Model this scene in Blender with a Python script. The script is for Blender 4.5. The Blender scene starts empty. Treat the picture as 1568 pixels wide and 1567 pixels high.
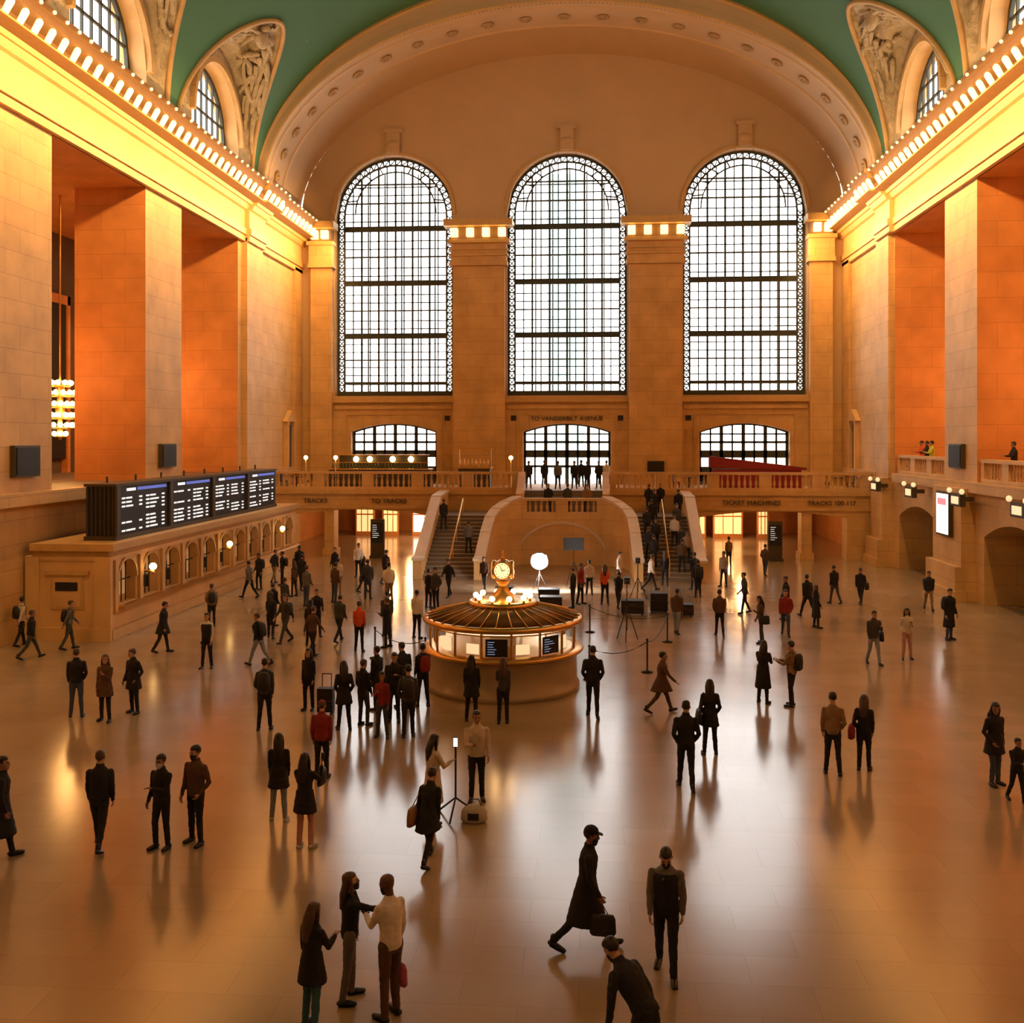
import bpy, math, random
from mathutils import Vector, Matrix, noise
random.seed(7)
S=bpy.context.scene
S.view_settings.view_transform='Standard'
pi=math.pi
# ---------------- materials ----------------
_mc={}
def M_(name,col,rough=.6,metal=0.,emit=None,es=0.,bump=0.,bs=30.,var=0.15,bd=.02):
    if name in _mc: return _mc[name]
    m=bpy.data.materials.new(name); m.use_nodes=True
    nt=m.node_tree; b=nt.nodes['Principled BSDF']
    b.inputs['Base Color'].default_value=(*col,1); b.inputs['Roughness'].default_value=rough; b.inputs['Metallic'].default_value=metal
    tc=nt.nodes.new('ShaderNodeTexCoord')
    nz=nt.nodes.new('ShaderNodeTexNoise'); nz.inputs['Scale'].default_value=bs; nz.inputs['Detail'].default_value=3
    nt.links.new(tc.outputs['Object'],nz.inputs['Vector'])
    if var>0 and emit is None:
        mx=nt.nodes.new('ShaderNodeMixRGB'); mx.blend_type='MULTIPLY'; mx.inputs[0].default_value=var*2
        mx.inputs[1].default_value=(*col,1); nt.links.new(nz.outputs['Fac'],mx.inputs[2]); nt.links.new(mx.outputs[0],b.inputs['Base Color'])
    if bump>0:
        bp=nt.nodes.new('ShaderNodeBump'); bp.inputs['Strength'].default_value=bump; bp.inputs['Distance'].default_value=bd
        nt.links.new(nz.outputs['Fac'],bp.inputs['Height']); nt.links.new(bp.outputs[0],b.inputs['Normal'])
    if emit is not None:
        b.inputs['Emission Color'].default_value=(*emit,1); b.inputs['Emission Strength'].default_value=es
        if es<30: m.cycles.emission_sampling='NONE'
    _mc[name]=m; return m
def stone(name,c1,c2,mo,bw,bh,rough,floor=False,mort=.012,bump=.15,rvar=0.,spec=.5,lo=.78,hi=1.08,ns=.9):
    m=bpy.data.materials.new(name); m.use_nodes=True; nt=m.node_tree; N=nt.nodes; L=nt.links
    b=N['Principled BSDF']; g=N.new('ShaderNodeNewGeometry'); sp=N.new('ShaderNodeSeparateXYZ'); L.new(g.outputs['Position'],sp.inputs[0])
    b.inputs['Specular IOR Level'].default_value=spec
    cb=N.new('ShaderNodeCombineXYZ')
    if floor:
        L.new(sp.outputs[0],cb.inputs[0]); L.new(sp.outputs[1],cb.inputs[1]); b.inputs['IOR'].default_value=1.65
    else:
        ad=N.new('ShaderNodeMath'); ad.operation='ADD'; L.new(sp.outputs[0],ad.inputs[0]); L.new(sp.outputs[1],ad.inputs[1])
        L.new(ad.outputs[0],cb.inputs[0]); L.new(sp.outputs[2],cb.inputs[1])
    br=N.new('ShaderNodeTexBrick'); L.new(cb.outputs[0],br.inputs['Vector'])
    br.inputs['Color1'].default_value=(*c1,1); br.inputs['Color2'].default_value=(*c2,1); br.inputs['Mortar'].default_value=(*mo,1)
    br.inputs['Scale'].default_value=1; br.inputs['Brick Width'].default_value=bw; br.inputs['Row Height'].default_value=bh
    br.inputs['Mortar Size'].default_value=mort; br.inputs['Mortar Smooth'].default_value=.3
    nz=N.new('ShaderNodeTexNoise'); nz.inputs['Scale'].default_value=ns; nz.inputs['Detail'].default_value=4; L.new(g.outputs['Position'],nz.inputs['Vector'])
    cr=N.new('ShaderNodeMapRange'); cr.inputs[1].default_value=.25; cr.inputs[2].default_value=.75; cr.inputs[3].default_value=lo; cr.inputs[4].default_value=hi
    L.new(nz.outputs['Fac'],cr.inputs[0])
    mx=N.new('ShaderNodeMixRGB'); mx.blend_type='MULTIPLY'; mx.inputs[0].default_value=1; L.new(br.outputs['Color'],mx.inputs[1]); L.new(cr.outputs[0],mx.inputs[2])
    L.new(mx.outputs[0],b.inputs['Base Color'])
    if rvar>0:
        r2=N.new('ShaderNodeMapRange'); r2.inputs[1].default_value=.3; r2.inputs[2].default_value=.7; r2.inputs[3].default_value=rough-rvar; r2.inputs[4].default_value=rough+rvar
        L.new(nz.outputs['Fac'],r2.inputs[0]); L.new(r2.outputs[0],b.inputs['Roughness'])
    else: b.inputs['Roughness'].default_value=rough
    bp=N.new('ShaderNodeBump'); bp.inputs['Strength'].default_value=bump; bp.inputs['Distance'].default_value=.02
    L.new(br.outputs['Fac'],bp.inputs['Height']); bp.invert=True; L.new(bp.outputs[0],b.inputs['Normal'])
    _mc[name]=m; return m
STONE=stone('limestone_blocks',(.66,.405,.155),(.61,.37,.14),(.42,.24,.085),1.9,.85,.6)
PLAIN=stone('smooth_stone',(.70,.44,.18),(.67,.42,.17),(.6,.37,.15),3.,2.,.6,mort=.004,bump=.03)
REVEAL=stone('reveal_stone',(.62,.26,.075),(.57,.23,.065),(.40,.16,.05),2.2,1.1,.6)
FLOOR=stone('marble_floor',(.38,.285,.19),(.345,.255,.165),(.27,.19,.12),1.5,.75,.17,floor=True,mort=.004,bump=.015,rvar=.025,spec=.7,lo=.82,hi=1.06,ns=.3)
LUN=M_('lunette_plaster',(.58,.395,.21),.7,bs=.4,var=.08)
GOLD=M_('gold_moulding',(.66,.41,.15),.5,.1,bs=3)
RELIEF=M_('relief_plaster',(.62,.49,.29),.7,bump=.9,bs=2.2,var=.25,bd=.25)
BRONZE=M_('bronze',(.09,.07,.04),.5,.4)
FRAME=M_('window_frame_bronze',(.06,.065,.05),.6,.2)
DARK=M_('dark_metal',(.02,.018,.016),.6,.2)
BRASS=M_('brass',(.78,.45,.13),.3,.9)
BULB=M_('bulb_glow',(1,.8,.4),.5,emit=(1,.62,.2),es=3.6)
LAMP=M_('lamp_glow',(1,.8,.5),.5,emit=(1,.6,.2),es=9)
WHITE_E=M_('screen_white',(1,1,1),.5,emit=(1,.97,.92),es=1.5)
TXT_E=M_('text_white',(1,1,1),.5,emit=(.95,1,1),es=.85)
BLUE_E=M_('header_blue',(.1,.15,.6),.5,emit=(.10,.16,.6),es=.7)
SCREEN=M_('screen_black',(.012,.012,.016),.6)
SHOP=M_('shop_glow',(1,.8,.5),.5,emit=(1,.58,.24),es=1.1)
DAY=M_('daylit_shop_glow',(1,1,1),.5,emit=(1,.93,.78),es=2.2)
FILM=M_('film_light_glow',(1,1,1),.5,emit=(1,.97,.9),es=60)
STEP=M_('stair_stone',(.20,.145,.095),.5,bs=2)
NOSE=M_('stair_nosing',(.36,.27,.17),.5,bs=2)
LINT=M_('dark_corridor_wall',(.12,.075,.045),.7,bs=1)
def ceil_mat():
    m=bpy.data.materials.new('green_star_ceiling'); m.use_nodes=True; nt=m.node_tree; N=nt.nodes; L=nt.links; b=N['Principled BSDF']
    g=N.new('ShaderNodeNewGeometry'); v=N.new('ShaderNodeTexVoronoi'); v.inputs['Scale'].default_value=.45; L.new(g.outputs['Position'],v.inputs['Vector'])
    lt=N.new('ShaderNodeMath'); lt.operation='LESS_THAN'; lt.inputs[1].default_value=.03; L.new(v.outputs['Distance'],lt.inputs[0])
    nz=N.new('ShaderNodeTexNoise'); nz.inputs['Scale'].default_value=.3; L.new(g.outputs['Position'],nz.inputs['Vector'])
    c=N.new('ShaderNodeMixRGB'); c.inputs[1].default_value=(.045,.15,.068,1); c.inputs[2].default_value=(.065,.19,.09,1); L.new(nz.outputs['Fac'],c.inputs[0])
    x=N.new('ShaderNodeMixRGB'); x.inputs[2].default_value=(.4,.36,.16,1); L.new(lt.outputs[0],x.inputs[0]); L.new(c.outputs[0],x.inputs[1]); L.new(x.outputs[0],b.inputs['Base Color'])
    b.inputs['Roughness'].default_value=.7
    return m
GREEN=ceil_mat()
# ---------------- mesh builder ----------------
class MB:
    def __init__(s): s.v=[];s.f=[];s.m=[];s.s=[]
    def add(s,vs,fs,mi=0,sm=False):
        o=len(s.v); s.v.extend([tuple(p) for p in vs])
        for f in fs: s.f.append(tuple(i+o for i in f)); s.m.append(mi); s.s.append(sm)
    def hexa(s,c,mi=0): s.add(c,[(0,3,2,1),(4,5,6,7),(0,1,5,4),(1,2,6,5),(2,3,7,6),(3,0,4,7)],mi)
    def box(s,x0,x1,y0,y1,z0,z1,mi=0):
        s.hexa([(x0,y0,z0),(x1,y0,z0),(x1,y1,z0),(x0,y1,z0),(x0,y0,z1),(x1,y0,z1),(x1,y1,z1),(x0,y1,z1)],mi)
    def quad(s,a,b,c,d,mi=0): s.add([a,b,c,d],[(0,1,2,3)],mi)
    def rings(s,rs,n=12,mi=0,sm=True,cap=True):
        vs=[];fs=[]
        for c,U,V in rs:
            for k in range(n):
                a=2*pi*k/n; vs.append(c+U*math.cos(a)+V*math.sin(a))
        R=len(rs)
        for i in range(R-1):
            for k in range(n):
                k2=(k+1)%n; fs.append((i*n+k,i*n+k2,(i+1)*n+k2,(i+1)*n+k))
        if cap:
            fs.append(tuple(range(n-1,-1,-1))); fs.append(tuple((R-1)*n+k for k in range(n)))
        s.add(vs,fs,mi,sm)
    def lathe(s,prof,c=(0,0,0),n=24,mi=0,sm=True):
        c=Vector(c); rs=[(c+Vector((0,0,z)),Vector((max(r,.001),0,0)),Vector((0,max(r,.001),0))) for r,z in prof]
        s.rings(rs,n,mi,sm)
    def limb(s,pts,rad,n=8,mi=0,fl=1.,lat=None,round_=True):
        pts=[Vector(p) for p in pts]; rs=[]
        for i,p in enumerate(pts):
            if i==0: d=pts[1]-p
            elif i==len(pts)-1: d=p-pts[i-1]
            else: d=(pts[i+1]-p).normalized()+(p-pts[i-1]).normalized()
            d.normalize()
            l=Vector(lat) if lat is not None else (Vector((1,0,0)) if abs(d.x)<.8 else Vector((0,1,0)))
            U=(l-d*l.dot(d)).normalized(); V=d.cross(U)
            r=rad[i]
            if round_ and i==0:
                for q,w in ((.9,.3),(.55,.8)): rs.append((p-d*r*q*min(1,fl),U*r*w,V*r*w*fl))
            rs.append((p,U*r,V*r*fl))
            if round_ and i==len(pts)-1:
                for q,w in ((.55,.8),(.9,.3)): rs.append((p+d*r*q*min(1,fl),U*r*w,V*r*w*fl))
        s.rings(rs,n,mi)
    def ball(s,c,r,n=10,mi=0,sc=(1,1,1)):
        c=Vector(c); rs=[]
        k=max(5,n//2+1)
        for i in range(k+1):
            a=pi*i/k; q=max(math.sin(a),.02)
            rs.append((c+Vector((0,0,-math.cos(a)*r*sc[2])),Vector((r*q*sc[0],0,0)),Vector((0,r*q*sc[1],0))))
        s.rings(rs,n,mi)
    def build(s,name,mats,loc=None,parent=None):
        me=bpy.data.meshes.new(name); me.from_pydata(s.v,[],s.f); me.validate()
        if len(me.polygons)==len(s.f):
            me.polygons.foreach_set('material_index',s.m); me.polygons.foreach_set('use_smooth',s.s)
        for m in mats: me.materials.append(m)
        me.update()
        o=bpy.data.objects.new(name,me); S.collection.objects.link(o)
        if loc: o.location=loc
        if parent: o.parent=parent
        return o
def panel(mb,u0,u1,z0,zt,ops,place,depth,mi=0,mir=0,step=.45):
    if not callable(zt):
        c_=zt; zt=lambda u:c_
    us={u0,u1}
    for a,b,zb,ft in ops: us.add(a);us.add(b)
    e=sorted(us); us=[]
    for a,b in zip(e[:-1],e[1:]):
        n=max(1,int((b-a)/step)); us+= [a+(b-a)*i/n for i in range(n)]
    us.append(e[-1])
    for a,b in zip(us[:-1],us[1:]):
        c=(a+b)/2; op=None
        for o in ops:
            if o[0]<c<o[1]: op=o
        if op is None:
            mb.quad(place(a,z0,0),place(b,z0,0),place(b,zt(b),0),place(a,zt(a),0),mi)
        else:
            zb,ft=op[2],op[3]
            if zb>z0+.01:
                mb.quad(place(a,z0,0),place(b,z0,0),place(b,zb,0),place(a,zb,0),mi)
                mb.quad(place(a,zb,0),place(b,zb,0),place(b,zb,depth),place(a,zb,depth),mir)
            fa,fb=ft(a),ft(b)
            mb.quad(place(a,fa,0),place(b,fb,0),place(b,zt(b),0),place(a,zt(a),0),mi)
            mb.quad(place(a,fa,0),place(b,fb,0),place(b,fb,depth),place(a,fa,depth),mir)
    for a,b,zb,ft in ops:
        for u in (a,b): mb.quad(place(u,zb,0),place(u,ft(u),0),place(u,ft(u),depth),place(u,zb,depth),mir)
def semi(c,r,zs): return lambda u: zs+math.sqrt(max(0,r*r-(u-c)**2))
def segm(c,r,zs,rise): return lambda u: zs+rise*(1-((u-c)/r)**2)
def flat(z): return lambda u:z
def seg(mb,place,a,b,w,d0,d1,mi=0):
    (ua,za),(ub,zb)=a,b; dx,dz=ub-ua,zb-za; l=math.hypot(dx,dz) or 1; nx,nz=-dz/l*w/2,dx/l*w/2
    c=[]
    for d in (d0,d1):
        for (u,z) in ((ua+nx,za+nz),(ua-nx,za-nz),(ub-nx,zb-nz),(ub+nx,zb+nz)): c.append(place(u,z,d))
    mb.hexa(c,mi)
HW=18.3; YB=69.; Y0=-16.
SPR=22.
PB=lambda u,z,d:(u,YB+d,z)
PL=lambda u,z,d:(-HW-d,u,z)
PR=lambda u,z,d:(HW+d,u,z)
mb=MB(); mb.box(-28,28,Y0-1,82,-.3,0); mb.build('floor',[FLOOR])
# ---------------- back wall ----------------
A_,B_=18.3,11.
ell=lambda u: SPR+B_*math.sqrt(max(0,1-(u/A_)**2))
WR=4.05; WZ=22.35; WBOT=10.
mb=MB()
cs=(-11.8,0,11.8)
panel(mb,-HW,HW,9.6,lambda u:max(ell(u),22.0),[(c-WR,c+WR,WBOT,semi(c,WR,WZ)) for c in cs],PB,1.0,1,0,.3)
panel(mb,-HW,HW,4.,9.6,[(c-2.95,c+2.95,4.0,segm(c,2.95,7.55,.55)) for c in cs],PB,1.0,0,0,.4)
for c in (-5.9,5.9):
    mb.box(c-1.75,c+1.75,68.4,69.02,4,18.7); mb.box(c-1.9,c+1.9,68.25,69.02,4,4.8); mb.box(c-1.95,c+1.95,68.2,69.02,18.7,19.0); mb.box(c-1.85,c+1.85,68.3,69.02,19,20.2)
    mb.box(c-1.98,c+1.98,68.15,69.02,19.35,19.5,2); mb.box(c-1.98,c+1.98,68.15,69.02,19.75,19.85,2)
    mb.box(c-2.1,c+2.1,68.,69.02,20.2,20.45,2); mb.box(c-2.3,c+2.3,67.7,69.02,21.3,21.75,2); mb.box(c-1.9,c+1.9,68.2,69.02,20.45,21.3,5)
    for i in range(4):
        x=c-1.6+i*1.067; mb.box(x-.24,x+.24,67.8,68.25,20.6,21.15,3)
for sx in (-1,1):
    x0,x1=sorted((sx*15.95,sx*17.4)); mb.box(x0,x1,68.4,69.02,4,18.7); mb.box(x0-.15,x1+.15,68.2,69.02,18.7,19); mb.box(x0-.1,x1+.1,68.3,69.02,19,20.2)
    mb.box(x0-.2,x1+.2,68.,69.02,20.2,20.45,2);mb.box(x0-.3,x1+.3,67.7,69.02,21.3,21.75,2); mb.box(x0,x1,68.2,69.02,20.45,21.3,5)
    mb.box(x0+.15,x0+.6,67.8,68.25,20.6,21.15,3); mb.box(x1-.6,x1-.15,67.8,68.25,20.6,21.15,3)
for c in cs:
    mb.box(c-WR-.1,c+WR+.1,68.7,69.9,9.55,9.85,2); mb.box(c-WR,c+WR,68.85,69.01,9.1,9.35,0)
    for k in range(32):
        a0,a1=pi*k/32,pi*(k+1)/32
        seg(mb,PB,(c+(WR+.12)*math.cos(a0),WZ+(WR+.12)*math.sin(a0)),(c+(WR+.12)*math.cos(a1),WZ+(WR+.12)*math.sin(a1)),.18,-.1,.02,2)
    mb.box(c-.45,c+.45,68.75,69.02,26.5,27.9,1); mb.box(c-.6,c+.6,68.7,69.02,27.9,28.15,1); mb.ball((c,68.8,27.1),.35,10,1,(1.5,.4,.8))
    seg(mb,PB,(c-3.3,4.5),(c-3.3,8.7),.12,-.08,.02,2); seg(mb,PB,(c+3.3,4.5),(c+3.3,8.7),.12,-.08,.02,2); seg(mb,PB,(c-3.36,8.76),(c+3.36,8.76),.12,-.08,.02,2)
for x in (-8.1,-3.6,3.6,8.1): mb.box(x-.18,x+.18,68.96,69.02,8.3,8.65,4)
mb.box(5.35,6.45,68.2,68.42,4.9,5.6,4)
mb.box(-HW,-15.9,68.3,69.02,4,4.7)
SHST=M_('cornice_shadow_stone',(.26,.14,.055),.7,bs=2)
mb.build('wall_back',[STONE,LUN,GOLD,BULB,DARK,SHST])
def archwin(name,c,r,zb,zs,P,d0=.7,cols=12,big=True):
    mb=MB()
    def V(u,w,da,db,r_=r):
        t=semi(c,r_,zs)(u) if abs(u-c)<r_ else zs
        seg(mb,P,(u,zb),(u,t),w,da,db)
    def Hh(z,w,da,db,r_=r):
        if z>zs: x=math.sqrt(max(0,r_*r_-(z-zs)**2))
        else: x=r_
        if x>.1: seg(mb,P,(c-x,z),(c+x,z),w,da,db)
    ri=r-.5 if big else r-.2
    for rr,w in ((r-.05,.2),(ri,.12)):
        n=28
        for k in range(n):
            a0,a1=pi*k/n,pi*(k+1)/n
            seg(mb,P,(c+rr*math.cos(a0),zs+rr*math.sin(a0)),(c+rr*math.cos(a1),zs+rr*math.sin(a1)),w,d0-.06,d0+.1)
        for q in (-1,1): seg(mb,P,(c+q*rr,zb),(c+q*rr,zs),w,d0-.06,d0+.1)
    if big:
        z=zb+.3
        while z<zs:
            for q in (-1,1):
                seg(mb,P,(c+q*(r-.1),z),(c+q*(ri+.03),z),.1,d0,d0+.05); seg(mb,P,(c+q*(r-.1),z),(c+q*(ri+.03),z+.4),.07,d0,d0+.05); seg(mb,P,(c+q*(r-.1),z+.4),(c+q*(ri+.03),z),.07,d0,d0+.05)
            z+=.45
        for k in range(1,28):
            a=pi*k/28; a2=a+pi/28
            seg(mb,P,(c+(r-.1)*math.cos(a),zs+(r-.1)*math.sin(a)),(c+ri*math.cos(a),zs+ri*math.sin(a)),.1,d0,d0+.05)
            seg(mb,P,(c+(r-.1)*math.cos(a),zs+(r-.1)*math.sin(a)),(c+ri*math.cos(a2),zs+ri*math.sin(a2)),.07,d0,d0+.05)
        seg(mb,P,(c-r,zb+.15),(c+r,zb+.15),.4,d0-.08,d0+.12)
        r3=ri-.75
        for k in range(20):
            a0,a1=pi*k/20,pi*(k+1)/20
            seg(mb,P,(c+r3*math.cos(a0),zs+.3+r3*math.sin(a0)),(c+r3*math.cos(a1),zs+.3+r3*math.sin(a1)),.09,d0-.02,d0+.08)
            if k>0 and k%2==0: seg(mb,P,(c+r3*math.cos(a0),zs+.3+r3*math.sin(a0)),(c+ri*math.cos(a0),zs+ri*math.sin(a0)),.08,d0-.02,d0+.08)
    for i in range(1,cols):
        u=c-ri+2*ri*i/cols
        V(u,(.13 if i%2==0 else .075) if big else .10,d0,d0+.12,ri)
    if big:
        zz=[(10.9,.2),(12.5,.09),(14.1,.26),(15.9,.09),(17.75,.28),(19.6,.1),(21.5,.30),(23.3,.1),(24.6,.1)]
        for z,w in zz: Hh(z,w,d0-.02,d0+.14,ri)
        for z,w in zz[:-1]: Hh(z+.55,.065,d0,d0+.1,ri); Hh(z+1.1,.065,d0,d0+.1,ri)
        for i in range(1,6):
            u=c-ri+2*ri*i/6; V(u+.16,.09,d0+1.4,d0+1.5,ri)
        for z in (10.9,14.3,17.95,21.7): Hh(z,.14,d0+.2,d0+1.5,ri)
    else:
        for z in (zb+1.2,zb+2.4,zb+3.4): Hh(z,.12,d0,d0+.1,ri)
    return mb.build(name,[FRAME])
for i,c in enumerate(cs): archwin('window_%d'%(i+1),c,WR,WBOT,WZ,PB)
for i,c in enumerate(cs):
    mb=MB(); ft=segm(c,2.95,7.55,.55)
    for k in range(9):
        u=c-2.9+5.8*k/8; seg(mb,PB,(u,4.0),(u,ft(u)-.02),.24 if k%2==0 else .12,.6,.72)
    for z,w in ((6.05,.5),(6.85,.16),(7.4,.1),(4.6 if i!=1 else 5.2,.16)): seg(mb,PB,(c-2.9,z),(c+2.9,z),w,.6,.72)
    for k in range(12):
        a=c-2.95+5.9*k/12; b=a+5.9/12; seg(mb,PB,(a,ft(a)),(b,ft(b)),.2,.58,.74)
    if i!=1: seg(mb,PB,(c-2.9,4.6),(c+2.9,4.6),1.2,.6,.8)
    mb.build('door_%d'%(i+1) if i==1 else 'window_%d'%(10+i),[FRAME])
mb=MB(); mb.box(-18.3,18.3,70.,76.,3.6,3.98,1); mb.build('floor_terrace',[STONE,STEP])
def building(x0,x1,y,z1,col,name):
    mb=MB(); mb.box(x0,x1,y,y+12,-8,z1,0)
    z=-4
    while z<z1-2:
        x=x0+.8
        while x<x1-2: mb.box(x,x+1.5,y-.1,y,z,z+2.2,1); x+=2.6
        mb.box(x0,x1,y-.3,y,z+2.9,z+3.15,0)
        z+=3.6
    mb.build('building',[M_(name,col,.7,bs=1),M_(name+'_glass',tuple(c*.7 for c in col),.3)])
building(-3.2,.8,112.,36.,(.42,.62,.62),'facade_teal')
building(22.,32.,104.,27.,(.55,.5,.44),'facade_tan')
# ---------------- end arch soffit ----------------
mb=MB(); nph=64
def ring_pts(a,b,y,z0=SPR): return [(-a*math.cos(pi*k/nph),y,z0+b*math.sin(pi*k/nph)) for k in range(nph+1)]
def strip(P,Q,mi,sm=True):
    n=len(P); mb.add(P+Q,[(i,i+1,n+i+1,n+i) for i in range(n-1)],mi,sm)
YA=60.
prof=[(A_,B_,69.,0),(18.2,10.95,64.2,0),(18.0,10.8,64.1,1),(18.0,10.8,63.9,1),(18.1,10.88,63.8,0),(18.1,10.88,61.2,0),(17.97,10.76,61.1,1),(17.97,10.76,60.95,1),(18.03,10.82,60.9,0),(18.03,10.82,60.5,0),(17.95,10.75,60.4,1),(17.9,10.7,YA,1),(18.0,10.8,YA-.05,1),(18.3,11.3,YA-.05,0),(18.3,11.9,YA-.1,0),(18.3,12.0,YA-.25,1),(18.3,12.25,YA-.2,1)]
for (a,b,y,m),(a2,b2,y2,m2) in zip(prof[:-1],prof[1:]):
    strip(ring_pts(a,b,y),ring_pts(a2,b2,y2),m2)
for k in range(1,24):
    t=pi*k/24; c=Vector((-18.06*math.cos(t),62.5,SPR+10.85*math.sin(t))); n=Vector((math.cos(t)/18,0,-math.sin(t)/10.8)).normalized(); tt=Vector((n.z,0,-n.x))
    rs=[(c,tt*.36,Vector((0,.36,0))),(c+n*.08,tt*.36,Vector((0,.36,0))),(c+n*.1,tt*.26,Vector((0,.26,0))),(c+n*.02,tt*.2,Vector((0,.2,0))),(c+n*.05,tt*.12,Vector((0,.12,0))),(c+n*.18,tt*.07,Vector((0,.07,0)))]
    mb.rings(rs,8,2)
for k in range(230):
    t=pi*(k+.5)/230; c=Vector((-18.02*math.cos(t),YA+.25,SPR+10.74*math.sin(t))); mb.ball(c,.07,5,2)
mb.build('trim_arch_soffit',[LUN,GOLD,M_('rosette_bronze_gold',(.5,.31,.12),.5,.1,bs=3)])
# ---------------- main vault ----------------
VA,VB=18.3,12.2
BAY=12.05; bays=[53.3-BAY*i for i in range(6)]; HWB=5.5; PHM=math.radians(36)
def phg(y):
    for c in bays:
        q=(y-c)/HWB
        if abs(q)<1: return PHM*(1-abs(q)**1.7)**.62
    return 0.
mb=MB()
ys=set([Y0,YA-.2])
for c in bays:
    for k in range(33): ys.add(c-HWB*math.cos(pi*k/32))
ys=sorted(q for q in ys if Y0<=q<=YA); NP=40; vs=[];fs=[]
for y in ys:
    p0=phg(y)
    for k in range(NP+1):
        p=p0+(pi-2*p0)*k/NP; vs.append((-VA*math.cos(p),y,SPR+VB*math.sin(p)))
for i in range(len(ys)-1):
    for k in range(NP): a=i*(NP+1)+k; fs.append((a,a+1,a+NP+2,a+NP+1))
mb.add(vs,fs,0,True); mb.build('ceiling',[GREEN])
LA=6.0
for sx,nm in ((-1,'left'),(1,'right')):
    mbR=MB()
    for c in bays:
        NA,NB=44,20; vs=[];fs=[]
        def surf(i_,t):
            q=-math.cos(pi*i_/NA); y=c+HWB*q; p=PHM*max(0,1-abs(q)**1.7)**.62
            g=Vector((sx*VA*math.cos(p),y,SPR+VB*math.sin(p)))
            w=Vector((sx*18.35,c+(HWB-.6)*q,SPR+LA*math.sqrt(max(0,1-q*q))))
            return g.lerp(w,t),q
        for i in range(NA+1):
            for k in range(NB+1):
                t=k/NB; P_,q=surf(i,t)
                if 0<k<NB and 0<i<NA:
                    am=.5*min(1,4*t*(1-t)*1.3)*min(1,(1-abs(q))*5)
                    P_=P_+Vector((-sx*.5,.35 if q<0 else -.35,-.6))*am*(noise.noise(P_*1.1)+.8*noise.noise(P_*2.7)+.4*noise.noise(P_*6)+.2)
                vs.append(P_)
        for i in range(NA):
            for k in range(NB): a=i*(NB+1)+k; fs.append((a,a+1,a+NB+2,a+NB+1))
        mbR.add(vs,fs,0,True)
        rr=random.Random(int(c*10)+sx)
        for j in range(26):
            i0=rr.uniform(9,35); t0=rr.uniform(.2,.8); pts=[]
            di=rr.uniform(-1.5,1.5); dt=rr.uniform(-.09,.09); cu=rr.uniform(-1,1)
            for k in range(6):
                P_,q=surf(min(NA-4,max(4,i0)),min(.92,max(.08,t0))); pts.append(P_+Vector((-sx*.12,.1 if q<0 else -.1,-.16)))
                i0+=di; t0+=dt; a=cu*.5; di,dt=di*math.cos(a)-dt*12*math.sin(a),(di*math.sin(a)/12+dt*math.cos(a))
            mbR.limb(pts,[.16,.17,.15,.13,.10,.06],6,0)
        P_,q=surf(NA/2,.35); mbR.ball(P_+Vector((-sx*.2,0,-.4)),.55,12,0,(.6,1.3,.9)); mbR.ball(P_+Vector((-sx*.3,0,-.1)),.28,10,0)
        for s2 in (-1,1):
            for j in range(5):
                P2,_=surf(NA/2+s2*(2+j*1.2),.3+.07*j); P3,_=surf(NA/2+s2*(5+j*1.3),.18+.11*j)
                mbR.limb([P2+Vector((-sx*.2,0,-.3)),P3+Vector((-sx*.12,0,-.15))],[.16,.07],6,0,fl=.6)
        rp=[]
        for i in range(NA+1):
            q=-math.cos(pi*i/NA); p=PHM*max(0,1-abs(q)**1.7)**.62
            rp.append(Vector((sx*(VA-.06)*math.cos(p),c+HWB*q,SPR+(VB-.06)*math.sin(p))))
        mbR.limb(rp,[.14]*len(rp),6,1)
    PX=PL if sx<0 else PR
    for c in bays:
        panel(mbR,c-HWB,c+HWB,22.,(lambda u,c=c:SPR+LA*math.sqrt(max(0,1-((u-c)/(HWB-.3))**2))+.05),[(c-3.4,c+3.4,22.2,semi(c,3.4,23.6))],PX,1.2,2,3,.35)
        for k in range(20):
            a0,a1=pi*k/20,pi*(k+1)/20
            seg(mbR,PX,(c+3.55*math.cos(a0),23.6+3.55*math.sin(a0)),(c+3.55*math.cos(a1),23.6+3.55*math.sin(a1)),.28,-.25,.02,1)
    mbR.build('trim_lunettes_'+nm,[RELIEF,GOLD,RELIEF,PLAIN])
wi=20
for sx in (-1,1):
    for c in bays[:4]:
        archwin('window_%d'%wi,c,3.4,22.2,23.6,PL if sx<0 else PR,d0=.8,cols=8,big=False); wi+=1
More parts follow.
